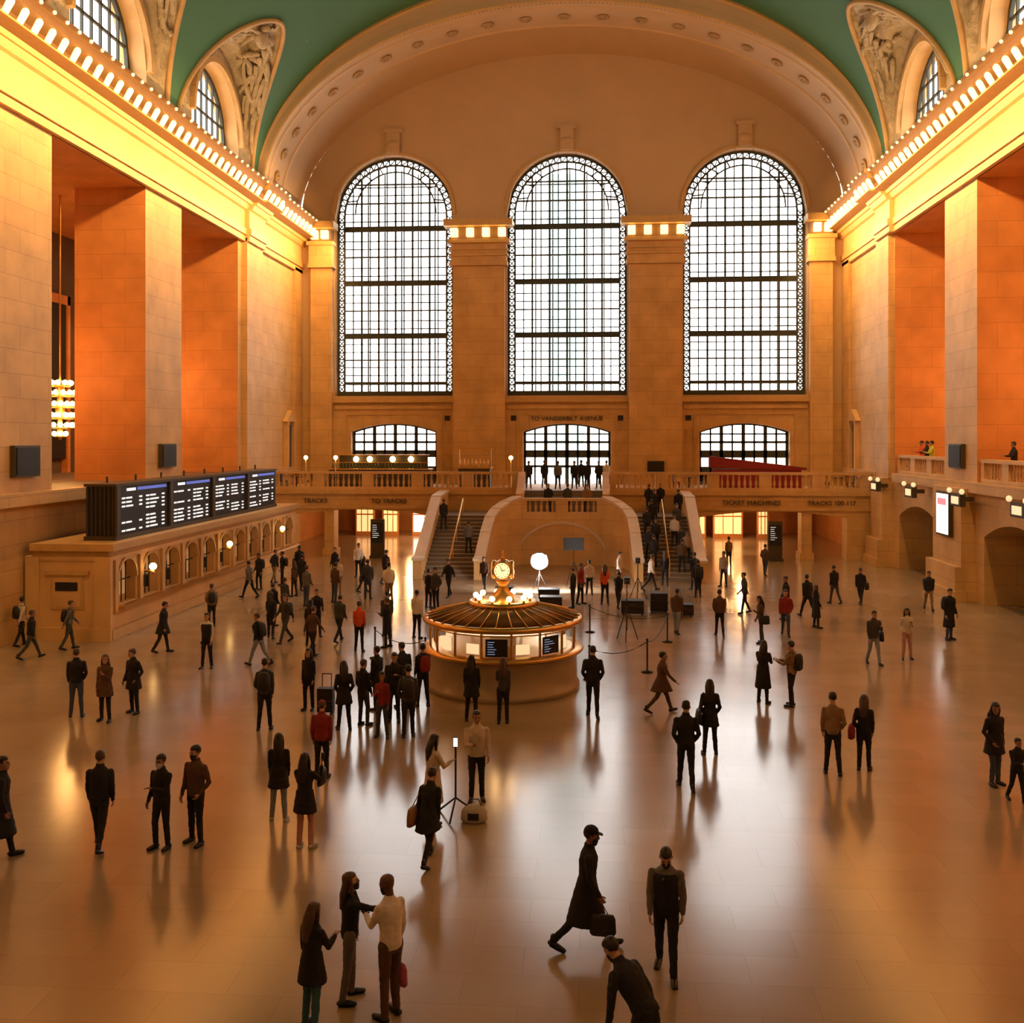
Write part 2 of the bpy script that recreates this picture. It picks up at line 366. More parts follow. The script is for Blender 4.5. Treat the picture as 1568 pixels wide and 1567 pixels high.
# ---------------- side walls ----------------
OT=18.4
for sx,nm,P in ((-1,'left',PL),(1,'right',PR)):
    mb=MB(); wo=-.7 if sx<0 else .5; wb=[c+wo for c in bays]
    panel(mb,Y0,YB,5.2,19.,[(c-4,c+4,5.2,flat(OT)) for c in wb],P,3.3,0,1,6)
    lo=[]
    if sx>0: lo=[(c-3.2,c+3.2,0,segm(c,3.2,2.9,.7)) for c in wb[:4]]
    panel(mb,Y0,YB,0,5.2,lo,P,3.3,0,0,.5)
    if sx>0:
        for i in range(6):
            yc=59.85-BAY*i; a,b=yc-1.95,yc+1.95
            if i==0: a,b=58.,60.6
            mb.box(17.4,18.35,a,b,0,1.5,0); mb.box(17.3,18.35,a-.1,b+.1,0,.45,0); mb.box(17.7,18.35,a+.1,b-.1,1.5,4.9,0)
    x0,x1=sorted((sx*18.0,sx*18.35)); mb.box(x0,x1,57.3 if sx<0 else 58.,60.1 if sx<0 else 60.5,4.9 if sx>0 else 5.2,18.6,0)
    for y0,y1 in ((Y0,57.25),(60.55,68.3)):
        x0,x1=sorted((sx*17.95,sx*18.35)); mb.box(x0,x1,y0,y1,4.75,5.2,0)
    x0,x1=sorted((sx*18.1,sx*18.35)); mb.box(x0,x1,67.2,68.9,5.2,18.6,0)
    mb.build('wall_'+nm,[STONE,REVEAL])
    mb=MB()
    pr=[(18.35,18.4),(18.1,18.4),(18.1,18.75),(18.0,18.75),(18.0,19.1),(18.12,19.15),(18.12,20.15),(17.95,20.2),(17.8,20.45),(17.7,20.45),(17.6,20.6),(17.0,20.65),(17.0,20.72),(17.6,20.75),(17.6,21.3),(16.95,21.4),(16.9,21.6),(16.75,21.65),(16.75,21.85),(18.4,22.05)]
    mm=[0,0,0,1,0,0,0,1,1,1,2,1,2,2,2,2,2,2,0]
    def ext(y0,y1,off=0):
        n=len(pr); vs=[(sx*(x-off if 0<i<n-1 else x),y,z) for y in (y0,y1) for i,(x,z) in enumerate(pr)]
        for i in range(n-1): mb.add([vs[i],vs[i+1],vs[n+i+1],vs[n+i]],[(0,1,2,3)],mm[i])
        for k in (0,1): mb.add(vs[k*n:(k+1)*n],[tuple(range(n))],0)
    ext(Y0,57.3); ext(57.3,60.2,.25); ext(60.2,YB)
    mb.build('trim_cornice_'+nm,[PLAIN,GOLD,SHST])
    mb=MB(); y=Y0+.4
    while y<68.2:
        o=.25 if 57.2<y<60.2 else 0
        mb.limb([(sx*(17.25-o),y,20.84),(sx*(17.02-o),y,21.24)],[.12,.135],6,0)
        mb.ball((sx*(16.70-o),y+.4,21.72),.07,6,0)
        y+=.86
    mb.build('cornice_light_bulbs',[BULB,GOLD])
    mb=MB()
    x0,x1=sorted((sx*21.6,sx*28))
    mb.box(x0,x1,Y0,YB,4.9,5.2,1); mb.box(x0,x1,Y0,YB,OT,OT+.3,0)
    x0,x1=sorted((sx*18.35,sx*21.6)); mb.box(x0,x1,Y0,YB,4.9,5.19,1)
    x0,x1=sorted((sx*27.7,sx*28)); mb.box(x0,x1,Y0,YB,0,OT,2)
    x0,x1=sorted((sx*18.35,sx*28)); mb.box(x0,x1,60.7,61.2,0,OT,0); mb.box(x0,x1,Y0-.5,Y0,0,OT,0)
    for c in wb:
        x0,x1=sorted((sx*27.45,sx*27.75))
        mb.box(x0,x1,c-2.2,c+2.2,6,14.5,3); mb.box(x0-.1,x1+.1,c-2.5,c-2.2,5.2,15,0); mb.box(x0-.1,x1+.1,c+2.2,c+2.5,5.2,15,0); mb.box(x0-.1,x1+.1,c-2.5,c+2.5,14.5,15,0)
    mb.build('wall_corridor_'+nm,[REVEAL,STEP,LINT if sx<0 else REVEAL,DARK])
mb=MB(); mb.box(-28,28,Y0-.5,Y0,0,36); mb.build('wall_front',[PLAIN])
mb=MB(); mb.box(-HW,HW,Y0,.6,5.1,5.4); mb.build('floor_balcony_front',[STEP])
for sx,ylist in ((-1,(34.6,46.7)),(1,(47.9,))):
    for y in ylist:
        hw=.8; mb=MB(); x0,x1=sorted((sx*18.1,sx*18.29)); mb.box(x0,x1,y-hw,y+hw,5.75,6.85,0); x0,x1=sorted((sx*18.06,sx*18.1)); mb.box(x0,x1,y-hw+.07,y+hw-.07,5.82,6.78,1); mb.build('speaker_panel',[BRONZE,DARK])
for sx in (-1,1):
    mb=MB(); x0,x1=sorted((sx*18.0,sx*18.35))
    mb.box(x0,x1,65.2,65.5,5.2,8.2);mb.box(x0,x1,66.7,67.,5.2,8.2); mb.box(sx*18.25-.02,sx*18.25+.02,65.5,66.7,5.2,8.0,1)
    c=[(x,y,z) for x in (x0,x1) for y,z in ((65.0,8.2),(67.2,8.2),(66.1,8.95))]
    mb.add(c,[(0,1,2),(5,4,3),(0,3,4,1),(1,4,5,2),(2,5,3,0)]); mb.build('wall_niche',[PLAIN,LINT])
# ---------------- balustrades ----------------
def balustrade(name,p0,p1,z,h=1.1,sec=3.2):
    mb=MB(); p0=Vector(p0);p1=Vector(p1); L=(p1-p0).length; d=(p1-p0)/L; n=Vector((-d.y,d.x,0))
    def bx(a,b,w,z0,z1):
        A=p0+d*a;B=p0+d*b; cs_=[A-n*w,B-n*w,B+n*w,A+n*w]
        mb.hexa([(q.x,q.y,z+z0) for q in cs_]+[(q.x,q.y,z+z1) for q in cs_])
    bx(0,L,.19,0,.16); bx(0,L,.21,h-.15,h); k=max(1,round(L/sec)); w=L/k
    for i in range(k+1):
        a=max(0,i*w-.35); b=min(L,i*w+.35); bx(a,b,.18,.16,h-.15)
    for i in range(k):
        a=i*w+.35;b=(i+1)*w-.35; m=max(1,int((b-a)/.3))
        for j in range(m):
            q=p0+d*(a+(j+.5)*(b-a)/m)
            mb.lathe([(.08,.16),(.08,.22),(.045,.25),(.09,.40),(.08,.5),(.04,.72),(.06,.80),(.06,h-.15)],(q.x,q.y,z),6)
    return mb.build(name,[STONE])
BZ=4.0; BY=61.
balustrade('balustrade',(-17.9,BY+.2,0),(-2.75,BY+.2,0),BZ)
balustrade('balustrade',(2.75,BY+.2,0),(17.9,BY+.2,0),BZ)
for c in bays[:3]: balustrade('balustrade',(18.6,c+.5-3.9,0),(18.6,c+.5+3.9,0),5.2,1.0,2.6)
mb=MB()
PY=lambda u,z,d:(u,BY+d,z)
panel(mb,-HW,HW,0,2.95,[(-16.5,-8.0,0,segm(-12.25,4.25,2.45,.35)),(8.0,16.5,0,segm(12.25,4.25,2.45,.35))],PY,1.2,0,0,.4)
mb.box(-HW,-2.6,BY-.02,69,2.95,4.0,0); mb.box(2.6,HW,BY-.02,69,2.95,4.0,0); mb.box(-2.6,2.6,BY+.6,69,2.95,4.0,0)
mb.box(-HW,-2.6,BY-.2,BY,3.75,4.0,1); mb.box(2.6,HW,BY-.2,BY,3.75,4.0,1); mb.box(-HW,-7.3,BY-.1,BY,2.85,3.05,1); mb.box(7.3,HW,BY-.1,BY,2.85,3.05,1)
for s in (-1,1):
    mb.box(*sorted((s*13.9,s*14.5)),BY+.05,BY+1.1,0,2.8,0); mb.box(*sorted((s*13.8,s*14.6)),BY-.05,BY+1.2,0,.4,0)
mb.box(-HW,HW,78,78.4,0,3.6,2); mb.box(-HW,HW,62.2,78,3.3,3.6,3); mb.box(-HW-.3,-HW,YB,78,0,3.6,2); mb.box(HW,HW+.3,YB,78,0,3.6,2)
mb.build('wall_balcony_back',[STONE,GOLD,REVEAL,PLAIN])
mb=MB()
for x0,x1,mi in ((-15.6,-14.2,0),(-13.6,-12.4,0),(-11.4,-8.6,2),(8.4,9.8,0),(10.3,12.4,0),(13.4,14.2,0)):
    mb.box(x0,x1,74,74.3,0,3.0,1); mb.box(x0+.12,x1-.12,73.9,74.0,.3,2.5,mi)
    for k in (1,2): mb.box(x0+(x1-x0)*k/3-.03,x0+(x1-x0)*k/3+.03,73.86,73.9,.3,2.5,1)
    mb.box(x0,x1,73.85,73.92,1.5,1.6,1)
mb.build('shop_fronts',[SHOP,REVEAL,DAY])
# ---------------- grand staircase ----------------
mb=MB()
NS=16; LZ=2.8; SY0,SY1=51.5,57.3
for s in (-1,1):
    x0,x1=sorted((s*4.2,s*6.9))
    for i in range(NS):
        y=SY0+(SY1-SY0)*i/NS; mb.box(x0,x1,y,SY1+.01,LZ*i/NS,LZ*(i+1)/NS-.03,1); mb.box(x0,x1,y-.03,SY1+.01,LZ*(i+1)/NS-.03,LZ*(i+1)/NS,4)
    mb.box(x0,x1,SY1,BY-.25,0,LZ,1)
    def cheek(pts,w=.22):
        for (xa,ya,za),(xb,yb,zb) in zip(pts[:-1],pts[1:]):
            mb.hexa([(xa-w,ya,0),(xa+w,ya,0),(xb+w,yb,0),(xb-w,yb,0),(xa-w,ya,za),(xa+w,ya,za),(xb+w,yb,zb),(xb-w,yb,zb)],0)
            mb.hexa([(xa-w-.06,ya-.03,za),(xa+w+.06,ya-.03,za),(xb+w+.06,yb+.03,zb),(xb-w-.06,yb+.03,zb),(xa-w-.06,ya-.03,za+.12),(xa+w+.06,ya-.03,za+.12),(xb+w+.06,yb+.03,zb+.12),(xb-w-.06,yb+.03,zb+.12)],2)
    cheek([(s*7.1,51.0,.95),(s*7.1,51.8,1.0),(s*7.1,57.4,3.75),(s*7.1,60.7,3.9)])
    cheek([(s*4.0,51.0,.95),(s*4.0,51.8,1.0),(s*3.95,54.,2.05),(s*3.85,55.4,2.75),(s*3.6,56.2,3.15),(s*3.1,56.9,3.5),(s*2.5,57.3,3.75)])
    mb.limb([(s*5.55,51.6,.9),(s*5.55,57.3,3.7)],[.04,.04],6,3)
    for k in range(5):
        y=51.6+5.7*k/4; mb.limb([(s*5.55,y,LZ*k/4*.98),(s*5.55,y,.9+2.8*k/4)],[.03,.03],6,3)
mb.box(-4.2,4.2,57.3,BY-.25,0,LZ,0)
PN=lambda u,z,d:(u,57.3+d,z)
for k in range(16):
    a0,a1=pi*k/16,pi*(k+1)/16
    seg(mb,PN,(2.6*math.cos(a0),.2+2.2*math.sin(a0)),(2.6*math.cos(a1),.2+2.2*math.sin(a1)),.14,-.08,.02,2)
for i in range(7):
    y=59.2+1.9*i/7; mb.box(-2.5,2.5,y,BY+.7,LZ+(BZ-LZ)*i/7,LZ+(BZ-LZ)*(i+1)/7,1)
for s in (-1,1): mb.hexa([(s*2.5-.2,59,0),(s*2.5+.2,59,0),(s*2.5+.2,61.4,0),(s*2.5-.2,61.4,0),(s*2.5-.2,59,3.9),(s*2.5+.2,59,3.9),(s*2.5+.2,61.4,5.1),(s*2.5-.2,61.4,5.1)],0)
mb.build('grand_staircase',[STONE,STEP,M_('pale_coping',(.75,.6,.42),.5,bs=2),BRASS,NOSE])
balustrade('balustrade',(-2.3,57.5,0),(2.3,57.5,0),LZ,.95,2.5)
# ---------------- ticket counter ----------------
mb=MB(); TX=-15.2; TY0,TY1=34.7,57.2
mb.box(-18.0,TX-.05,TY0+.2,TY1,0,.9,0)
PT=lambda u,z,d:(TX-.05-d,u,z)
nb=11; bw=(TY1-TY0-.6)/nb; ops=[]
for i in range(nb):
    c=TY0+.5+bw*(i+.5); ops.append((c-.7,c+.7,1.15,semi(c,.7,2.0)))
panel(mb,TY0,TY1,.9,2.95,ops,PT,.35,0,0,.16)
mb.box(-18,TX-.02,TY0,TY1,2.95,3.15,1); mb.box(-18,TX+.25,TY0-.2,TY1,3.15,3.4,1); mb.box(-18,TX+.08,TY0-.06,TY1,2.8,2.95,0)
mb.box(TX-.3,TX+.28,TY0+.6,TY1,1.0,1.12,3); mb.box(TX-.3,TX+.1,TY0+.1,TY1,0,.35,0)
mb.box(-17.9,TX-.45,TY0+.4,TY1,.9,1.0,0)
mb.box(TX-1.6,TX-1.5,TY0+.4,TY1,.9,2.95,4)
for i,(a,b,zb,ft) in enumerate(ops):
    c=(a+b)/2
    for u in (c-.35,c,c+.35): seg(mb,PT,(u,1.15),(u,ft(u)),.035,.2,.24,2)
    seg(mb,PT,(a,1.95),(b,1.95),.05,.2,.24,2)
    mb.box(TX-.05,TX+.06,a-.42,a-.16,.9,2.8,0)
    for k in range(12):
        a0,a1=pi*k/12,pi*(k+1)/12
        seg(mb,PT,(c+.76*math.cos(a0),2.0+.76*math.sin(a0)),(c+.76*math.cos(a1),2.0+.76*math.sin(a1)),.1,-.06,.01,1)
    if i%3!=1: mb.box(TX-1.2,TX-.9,c-.3,c+.3,1.15,1.6,5)
mb.box(-18.25,TX+.02,TY0-.02,TY0+.25,0,2.95,0)
mb.box(TX-.5,TX+.1,TY0-.12,TY0,0,2.95,0); mb.box(-18.2,-17.7,TY0-.12,TY0,0,2.95,0); mb.box(-18.2,TX+.12,TY0-.16,TY0,0,.45,0)
mb.box(-17.3,-16.1,TY0-.07,TY0,1.1,2.3,1); mb.box(-17.2,-16.2,TY0-.09,TY0-.05,1.2,2.2,0); mb.box(-17.5,-15.9,TY0-.14,TY0,2.3,2.45,1); mb.box(-17.1,-16.3,TY0-.13,TY0-.05,1.75,2.05,5)
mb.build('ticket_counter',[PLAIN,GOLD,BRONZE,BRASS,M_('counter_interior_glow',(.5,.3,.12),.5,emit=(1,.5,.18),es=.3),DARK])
for y in (37.4,45.6,53.6):
    mb=MB(); mb.limb([(TX+.08,y,2.15),(TX+.35,y,2.1)],[.03,.03],6,0); mb.ball((TX+.4,y,2.28),.14,12,1); mb.lathe([(.03,1.98),(.1,2.05),(.05,2.12)],(TX+.4,y,0),8,0); mb.build('wall_lamp',[BRASS,LAMP])
mb=MB(); BX0,BX1=-16.6,-15.5; b0,b1=35.8,54.6; z0,z1=3.45,5.35
mb.box(BX0,BX1,b0,b1,z0,z1,0); mb.box(BX0-.06,BX1+.06,b0-.06,b1+.06,z1,z1+.1,1); mb.box(BX0-.06,BX1+.06,b0-.06,b1+.06,z0-.05,z0+.1,1)
for k in range(7): mb.box(BX0+.05+k*.16,BX0+.09+k*.16,b0-.05,b0,z0+.1,z1,1)
w=(b1-b0)/4
for k in range(4):
    a=b0+k*w; mb.box(BX1,BX1+.1,a-.06,a+.2,z0+.1,z1,1); mb.box(BX1,BX1+.03,a+w*.38,a+w-.3,z1-.2,z1-.09,3)
    mb.box(BX1,BX1+.03,a+.9,a+1.6,z1-.2,z1-.1,2)
    for h in range(2):
        a2=a+.5+h*(w-.6)/2
        for r in range(9):
            zz=z1-.45-r*.15
            if random.random()<.1: continue
            if r==4: continue
            for s0,s1 in ((0,.26),(.36,.36+random.uniform(.4,.8)),(1.45,1.68)):
                if s1<(w-.7)/2: mb.box(BX1,BX1+.02,a2+s0,a2+s1,zz-.035,zz+.025,2)
for k in range(8): mb.limb([(BX0+.3,b0+1+k*2.4,z1),(BX0+.3,b0+1+k*2.4,z1+.3)],[.03,.05],6,1)
mb.build('departure_board',[SCREEN,BRONZE,TXT_E,BLUE_E])
# ---------------- information booth ----------------
BXc,BYc=-.88,29.4
mb=MB(); c=(BXc,BYc,0)
mb.lathe([(2.2,0),(2.2,.14),(2.14,.18),(2.12,.95),(2.16,1.0),(2.16,1.05)],c,48,0,True)
mb.lathe([(2.16,1.05),(2.3,1.07),(2.32,1.12),(2.3,1.16),(1.9,1.18)],c,48,2,True)
R=2.08
for k in range(16):
    a=2*pi*(k+.5)/16; x,y=BXc+R*math.cos(a),BYc+R*math.sin(a); mb.limb([(x,y,1.1),(x,y,1.92)],[.035,.035],6,2)
    a2=2*pi*(k+1.5)/16
    p=Vector((x,y,0)); q=Vector((BXc+R*math.cos(a2),BYc+R*math.sin(a2),0))
    mb.limb([(p.x,p.y,1.78),(q.x,q.y,1.78)],[.02,.02],4,2)
    m=(p+q)/2; dr=(m-Vector((BXc,BYc,0))).normalized(); t=(q-p).normalized()
    def pq(sa,sb,za,zb,off,mi):
        A=m+t*sa+dr*off;B=m+t*sb+dr*off; mb.quad((A.x,A.y,za),(B.x,B.y,za),(B.x,B.y,zb),(A.x,A.y,zb),mi)
    if k in (11,13): 
        pq(-.3,.3,1.22,1.7,-.02,4)
        for r in range(6): pq(-.24,-.24+random.uniform(.15,.4),1.29+r*.065,1.305+r*.065,.0,5)
    elif k in (9,14): pq(-.3,.1,1.25,1.62,-.1,6)
    elif k in (2,6,8,10,12): pq(-.2,.2,1.22,1.5,-.25,3)
    pq(-.36,.36,1.80,1.86,-.04,10)
mb.lathe([(R-.02,1.86),(R+.16,1.86),(R+.22,1.92),(R+.2,2.0),(R+.1,2.03)],c,48,2,True)
mb.lathe([(R+.1,2.025),(.95,2.34),(.9,2.34)],c,48,11,True)
for k in range(32):
    a=2*pi*k/32; mb.limb([(BXc+(R+.12)*math.cos(a),BYc+(R+.12)*math.sin(a),2.04),(BXc+.95*math.cos(a),BYc+.95*math.sin(a),2.35)],[.018,.018],4,2)
mb.lathe([(1.5,0.0),(1.5,1.0),(.4,1.05),(.35,1.9)],c,20,8,True)
mb.lathe([(.98,2.3),(1.0,2.38),(.95,2.46),(.8,2.42),(.4,2.44),(.3,2.62),(.2,2.7),(.13,2.9),(.2,2.98),(.22,3.02)],c,24,2,True)
for k in range(10):
    a=2*pi*k/10; x,y=BXc+.78*math.cos(a),BYc+.78*math.sin(a); mb.lathe([(.05,2.42),(.03,2.48),(.06,2.5)],(x,y,0),8,2); mb.ball((x,y,2.58),.085,8,7)
mb.ball((BXc,BYc,3.32),.30,20,2); mb.lathe([(.06,3.6),(.1,3.64),(.03,3.7),(.05,3.78),(.01,3.88)],c,10,2)
for k in range(4):
    a=-pi/2+k*pi/2; d=Vector((math.cos(a),math.sin(a),0)); t=Vector((-d.y,d.x,0)); C=Vector((BXc,BYc,3.32)); Z=Vector((0,0,1))
    mb.rings([(C+d*.2,t*.27,Z*.27),(C+d*.3,t*.27,Z*.27),(C+d*.31,t*.235,Z*.235)],24,2,True)
    mb.rings([(C+d*.3,t*.225,Z*.225),(C+d*.318,t*.225,Z*.225)],24,9,False)
    for h in range(12):
        b=2*pi*h/12; q=C+d*.322+t*.185*math.cos(b)+Z*.185*math.sin(b); mb.ball(q,.016,4,4)
    mb.limb([C+d*.325,C+d*.325+t*.10+Z*.03],[.014,.008],4,4); mb.limb([C+d*.325,C+d*.325-t*.06+Z*.15],[.012,.007],4,4)
BOOTH=M_('booth_marble',(.42,.32,.22),.3,bs=2,var=.2)
CLK=M_('clock_face',(1,.85,.5),.5,emit=(1,.72,.35),es=1.3)
PAP=M_('poster_paper_glow',(.8,.75,.65),.7,emit=(1,.75,.4),es=.8)  # paper emits a little so it looks lit; gate signs share it
INT=M_('booth_interior_glow',(.4,.24,.1),.6,emit=(1,.5,.18),es=.12)  # faint warm emission stands in for lamplight inside the booth
mb.build('information_booth',[BOOTH,BRONZE,BRASS,PAP,SCREEN,M_('screen_text_blue',(.3,.5,1),.5,emit=(.4,.6,.9),es=.5),PAP,LAMP,INT,CLK,M_('booth_strip_light',(1,1,.9),.5,emit=(1,.8,.5),es=3),M_('booth_roof_brass',(.22,.13,.055),.4,.5,bs=3)])
# ---------------- chandeliers ----------------
def chandelier(x,y,z,top,k_=1.):
    mb=MB(); mb.limb([(x,y,z+1.2*k_),(x,y,top)],[.05,.05],6,0)
    for r,zz,n in ((.42,1.0,10),(.6,.6,14),(.68,.15,18),(.64,-.3,16),(.5,-.7,12),(.25,-1.05,6)):
        r*=k_; zz*=k_
        mb.lathe([(r-.04,zz-.06),(r+.03,zz-.02),(r-.04,zz+.04)],(x,y,z),20,0)
        for k in range(n):
            a=2*pi*k/n; mb.ball((x+r*math.cos(a),y+r*math.sin(a),z+zz+.13),.11*k_,6,1)
    mb.lathe([(.05,-1.2*k_),(.14,-1.0*k_),(.1,-.4),(.22,0),(.12,.6),(.2,1.0),(.05,1.2*k_)],(x,y,z),12,0)
    mb.build('chandelier',[BRASS,LAMP])
chandelier(-22.9,45.7,8.4,OT,1.15)
for y in (53.7,41.7,29.7): chandelier(24.,y,9.5,OT)  # right-side chandeliers are unseen, added for light on that side
chandelier(-24,28.5,8.5,OT)
mb=MB(); mb.box(17.5,17.68,46.9,48.6,2.7,4.7,1); mb.box(17.48,17.5,47.0,48.5,2.8,4.6,0); mb.box(17.46,17.48,47.2,48.3,4.1,4.4,2); mb.build('advertising_sign',[WHITE_E,BRONZE,M_('pink_print',(.9,.2,.3),.5,emit=(.9,.3,.35),es=.8)])
mb=MB(); mb.box(17.1,17.28,34.6,36.6,.9,2.9,0); mb.box(17.07,17.1,34.7,36.5,1.0,2.8,1); mb.build('notice_board',[BRONZE,SCREEN])
for y in (57.9,51.7,45.2,38.8):
    mb=MB(); x=17.3
    mb.box(x-.12,x+.12,y-.6,y+.6,4.2,4.75,1); mb.box(x-.14,x-.1,y-.42,y+.42,4.3,4.62,0); mb.ball((x-.1,y-.75,4.85),.12,8,2); mb.ball((x-.1,y+.75,4.85),.12,8,2); mb.limb([(x,y-.75,4.7),(x,y+.75,4.7)],[.03,.03],6,1); mb.box(x+.1,17.94,y-.1,y+.1,4.4,4.6,1)
    mb.build('gate_sign',[PAP,BRONZE,PAP])
# ---------------- balcony furniture ----------------
mb=MB(); mb.box(-15,-8.5,64,64.7,4.01,5.1,0); mb.box(-15.1,-8.4,63.9,64.8,5.1,5.18,1)
for k in range(30): 
    x=-14.8+k*.21; mb.lathe([(.045,5.18),(.045,5.42),(.015,5.5),(.015,5.56)],(x,64.3,0),6,2)
mb.box(-14.8,-9,66,66.3,4.01,6.0,0)
for z in (5.0,5.5,6.0): mb.box(-14.9,-8.9,65.8,66.4,z,z+.05,1)
for x in (-13.6,-12.7,-11.2,-10.): mb.ball((x,65.6,5.75),.2,10,3)
mb.build('bar_counter',[BRONZE,BRASS,M_('bottle_glass',(.05,.12,.08),.15),LAMP])
for x in (-16.2,-14.3,-3.3):
    mb=MB(); mb.lathe([(.16,4.01),(.05,4.08),(.035,4.9),(.03,5.75)],(x,63.,0),10,0); mb.ball((x,63,5.9),.14,10,1); mb.build('floor_lamp',[BRASS,LAMP])
mb=MB(); mb.box(9.2,14.5,64,65.2,4.01,5.2,0)
mb.add([(9.,63.9,6.0),(14.8,63.9,5.3),(14.8,65.3,5.3),(9.,65.3,6.0),(9.,63.9,5.3),(14.8,63.9,5.15),(14.8,65.3,5.15),(9,65.3,5.3)],[(0,1,2,3),(4,7,6,5),(0,4,5,1),(1,5,6,2),(2,6,7,3),(3,7,4,0)],0); mb.build('red_kiosk',[M_('red_canvas',(.28,.012,.012),.6)])
mb=MB(); mb.box(-6.7,-4.7,64,64.8,4.01,5.2,0); mb.box(-6.8,-4.6,63.9,64.9,5.2,5.3,1)
for k in range(8): mb.lathe([(.05,5.3),(.05,5.6),(.02,5.7),(.02,5.8)],(-6.6+k*.25,64.3,0),6,1)
for x in (-6.7,-4.7): mb.limb([(x,64.7,5.3),(x,64.7,6.4)],[.03,.03],6,1)
mb.box(-6.8,-4.6,64.6,64.8,6.4,6.5,1); mb.build('drinks_cart',[BRONZE,BRASS])
def table_set(x,y):
    mb=MB(); mb.lathe([(.25,4.01),(.05,4.05),(.04,4.7),(.4,4.72),(.4,4.76)],(x,y,0),14,0)
    for q in (-.75,.75):
        mb.box(x+q-.2,x+q+.2,y-.2,y+.2,4.42,4.47,1); b=x+q+(.2 if q>0 else -.2); mb.box(b-.02,b+.02,y-.2,y+.2,4.47,4.95,1)
        for a in (-.17,.17):
            for c_ in (-.17,.17): mb.limb([(x+q+a,y+c_,4.03),(x+q+a,y+c_,4.42)],[.02,.02],5,1)
    mb.build('cafe_table_set',[BRONZE,DARK])
for x in (-16.6,-14.2,-11.5,-9.,7.5,16.3): table_set(x,62.3)
def text(name,s,loc,size,m=None):
    cu=bpy.data.curves.new(name,'FONT'); cu.body=s; cu.size=size; cu.extrude=.03; cu.align_x='CENTER'
    o=bpy.data.objects.new(name,cu); S.collection.objects.link(o); o.location=loc; o.rotation_euler=(pi/2,0,0); cu.materials.append(m or BRONZE); return o
text('sign_lettering','TO VANDERBILT AVENUE',(0,68.97,8.3),.42)
text('sign_lettering','TICKET MACHINES',(11.,60.86,3.2),.4)
text('sign_lettering','TRACKS 100-117',(15.6,60.86,3.2),.38)
text('sign_lettering','TRACKS',(-15,60.86,3.2),.4); text('sign_lettering','TO TRACKS',(-10.5,60.86,3.2),.4)
for x,y in ((-11.0,60.0),(12.25,60.3)):
    mb=MB(); mb.box(x-.4,x+.4,y-.15,y+.15,0,2.3,0); mb.box(x-.34,x+.34,y-.17,y-.15,.9,2.1,1); mb.box(x-.45,x+.45,y-.25,y+.25,0,.15,0)
    for r in range(7): mb.box(x-.28,x-.28+random.uniform(.2,.4),y-.18,y-.17,1.95-r*.12,1.97-r*.12,2)
    mb.build('information_kiosk',[BRONZE,SCREEN,TXT_E])
# ---------------- equipment ----------------
def tripod(name,x,y,h,head):
    mb=MB()
    for k in range(3):
        a=2*pi*k/3+.4; mb.limb([(x+.42*math.cos(a),y+.42*math.sin(a),.02),(x,y,h*.6 if head!='phone' else .35)],[.02,.018],5,0)
    mb.limb([(x,y,.35),(x,y,h)],[.02,.02],5,0)
    if head=='light':
        mb.rings([(Vector((x,y+.15,h)),Vector((.2,0,0)),Vector((0,0,.2))),(Vector((x,y,h)),Vector((.42,0,0)),Vector((0,0,.42))),(Vector((x,y-.04,h)),Vector((.42,0,0)),Vector((0,0,.42)))],20,0)
        mb.rings([(Vector((x,y-.045,h)),Vector((.38,0,0)),Vector((0,0,.38))),(Vector((x,y-.06,h)),Vector((.36,0,0)),Vector((0,0,.36)))],20,1)
    elif head=='camera':
        mb.box(x-.1,x+.1,y-.22,y+.22,h,h+.22,0); mb.limb([(x,y-.2,h+.1),(x,y-.36,h+.1)],[.07,.08],10,0)
    elif head=='phone':
        mb.box(x-.05,x+.05,y-.01,y+.01,h,h+.18,0); mb.box(x-.04,x+.04,y-.014,y-.01,h+.01,h+.17,1)
    elif head=='flag':
        mb.box(x-.5,x+.5,y-.02,y+.02,h-.3,h+.3,0)
    mb.build(name,[DARK,FILM if head=='light' else WHITE_E])
tripod('film_light',-.75,47.5,1.4,'light')
tripod('lighting_stand',.8,49.5,2.0,'flag')
tripod('camera_tripod',2.9,36.2,2.0,'camera')
tripod('camera_tripod',3.7,45.5,1.6,'camera')
tripod('selfie_tripod',-.88,19.1,1.3,'phone')
mb=MB(); cx,cy=-.5,18.85
mb.rings([(Vector((cx,cy,z)),Vector((w_,0,0)),Vector((0,d_,0))) for z,w_,d_ in ((0,.2,.12),(.04,.25,.16),(.2,.24,.15),(.28,.18,.1),(.32,.08,.05))],14,0)
mb.limb([(cx-.14,cy,.28),(cx-.08,cy,.42),(cx+.08,cy,.42),(cx+.14,cy,.28)],[.012]*4,6,1); mb.box(cx-.1,cx+.1,cy-.17,cy-.14,.08,.2,1); mb.build('camera_bag',[M_('white_canvas',(.5,.48,.44),.8),DARK])
for (x,y,w,h) in ((3.3,41.5,.9,.6),(4.4,42.2,.7,.8),(5.3,41.3,.8,.5),(.0,42.2,.9,.6),(-.2,45.0,.9,.5),(-2.2,45.5,.8,.5),(-1.1,42.5,.7,.5)):
    mb=MB(); mb.box(x-w/2,x+w/2,y-.3,y+.3,.08,h,0); mb.box(x-w/2-.02,x+w/2+.02,y-.32,y+.32,h*.6,h*.6+.03,1); mb.limb([(x-.12,y-.33,h*.75),(x+.12,y-.33,h*.75)],[.02,.02],5,1)
    for a in (-1,1):
        for b in (-1,1): mb.ball((x+a*(w/2-.08),y+b*.22,.045),.045,6,1)
    mb.build('equipment_case',[DARK,BRONZE])
mb=MB(); x,y=-5.15,25.9
mb.box(x-.2,x+.2,y-.13,y+.13,.08,.68,0); mb.box(x-.21,x+.21,y-.135,y+.135,.36,.38,1)
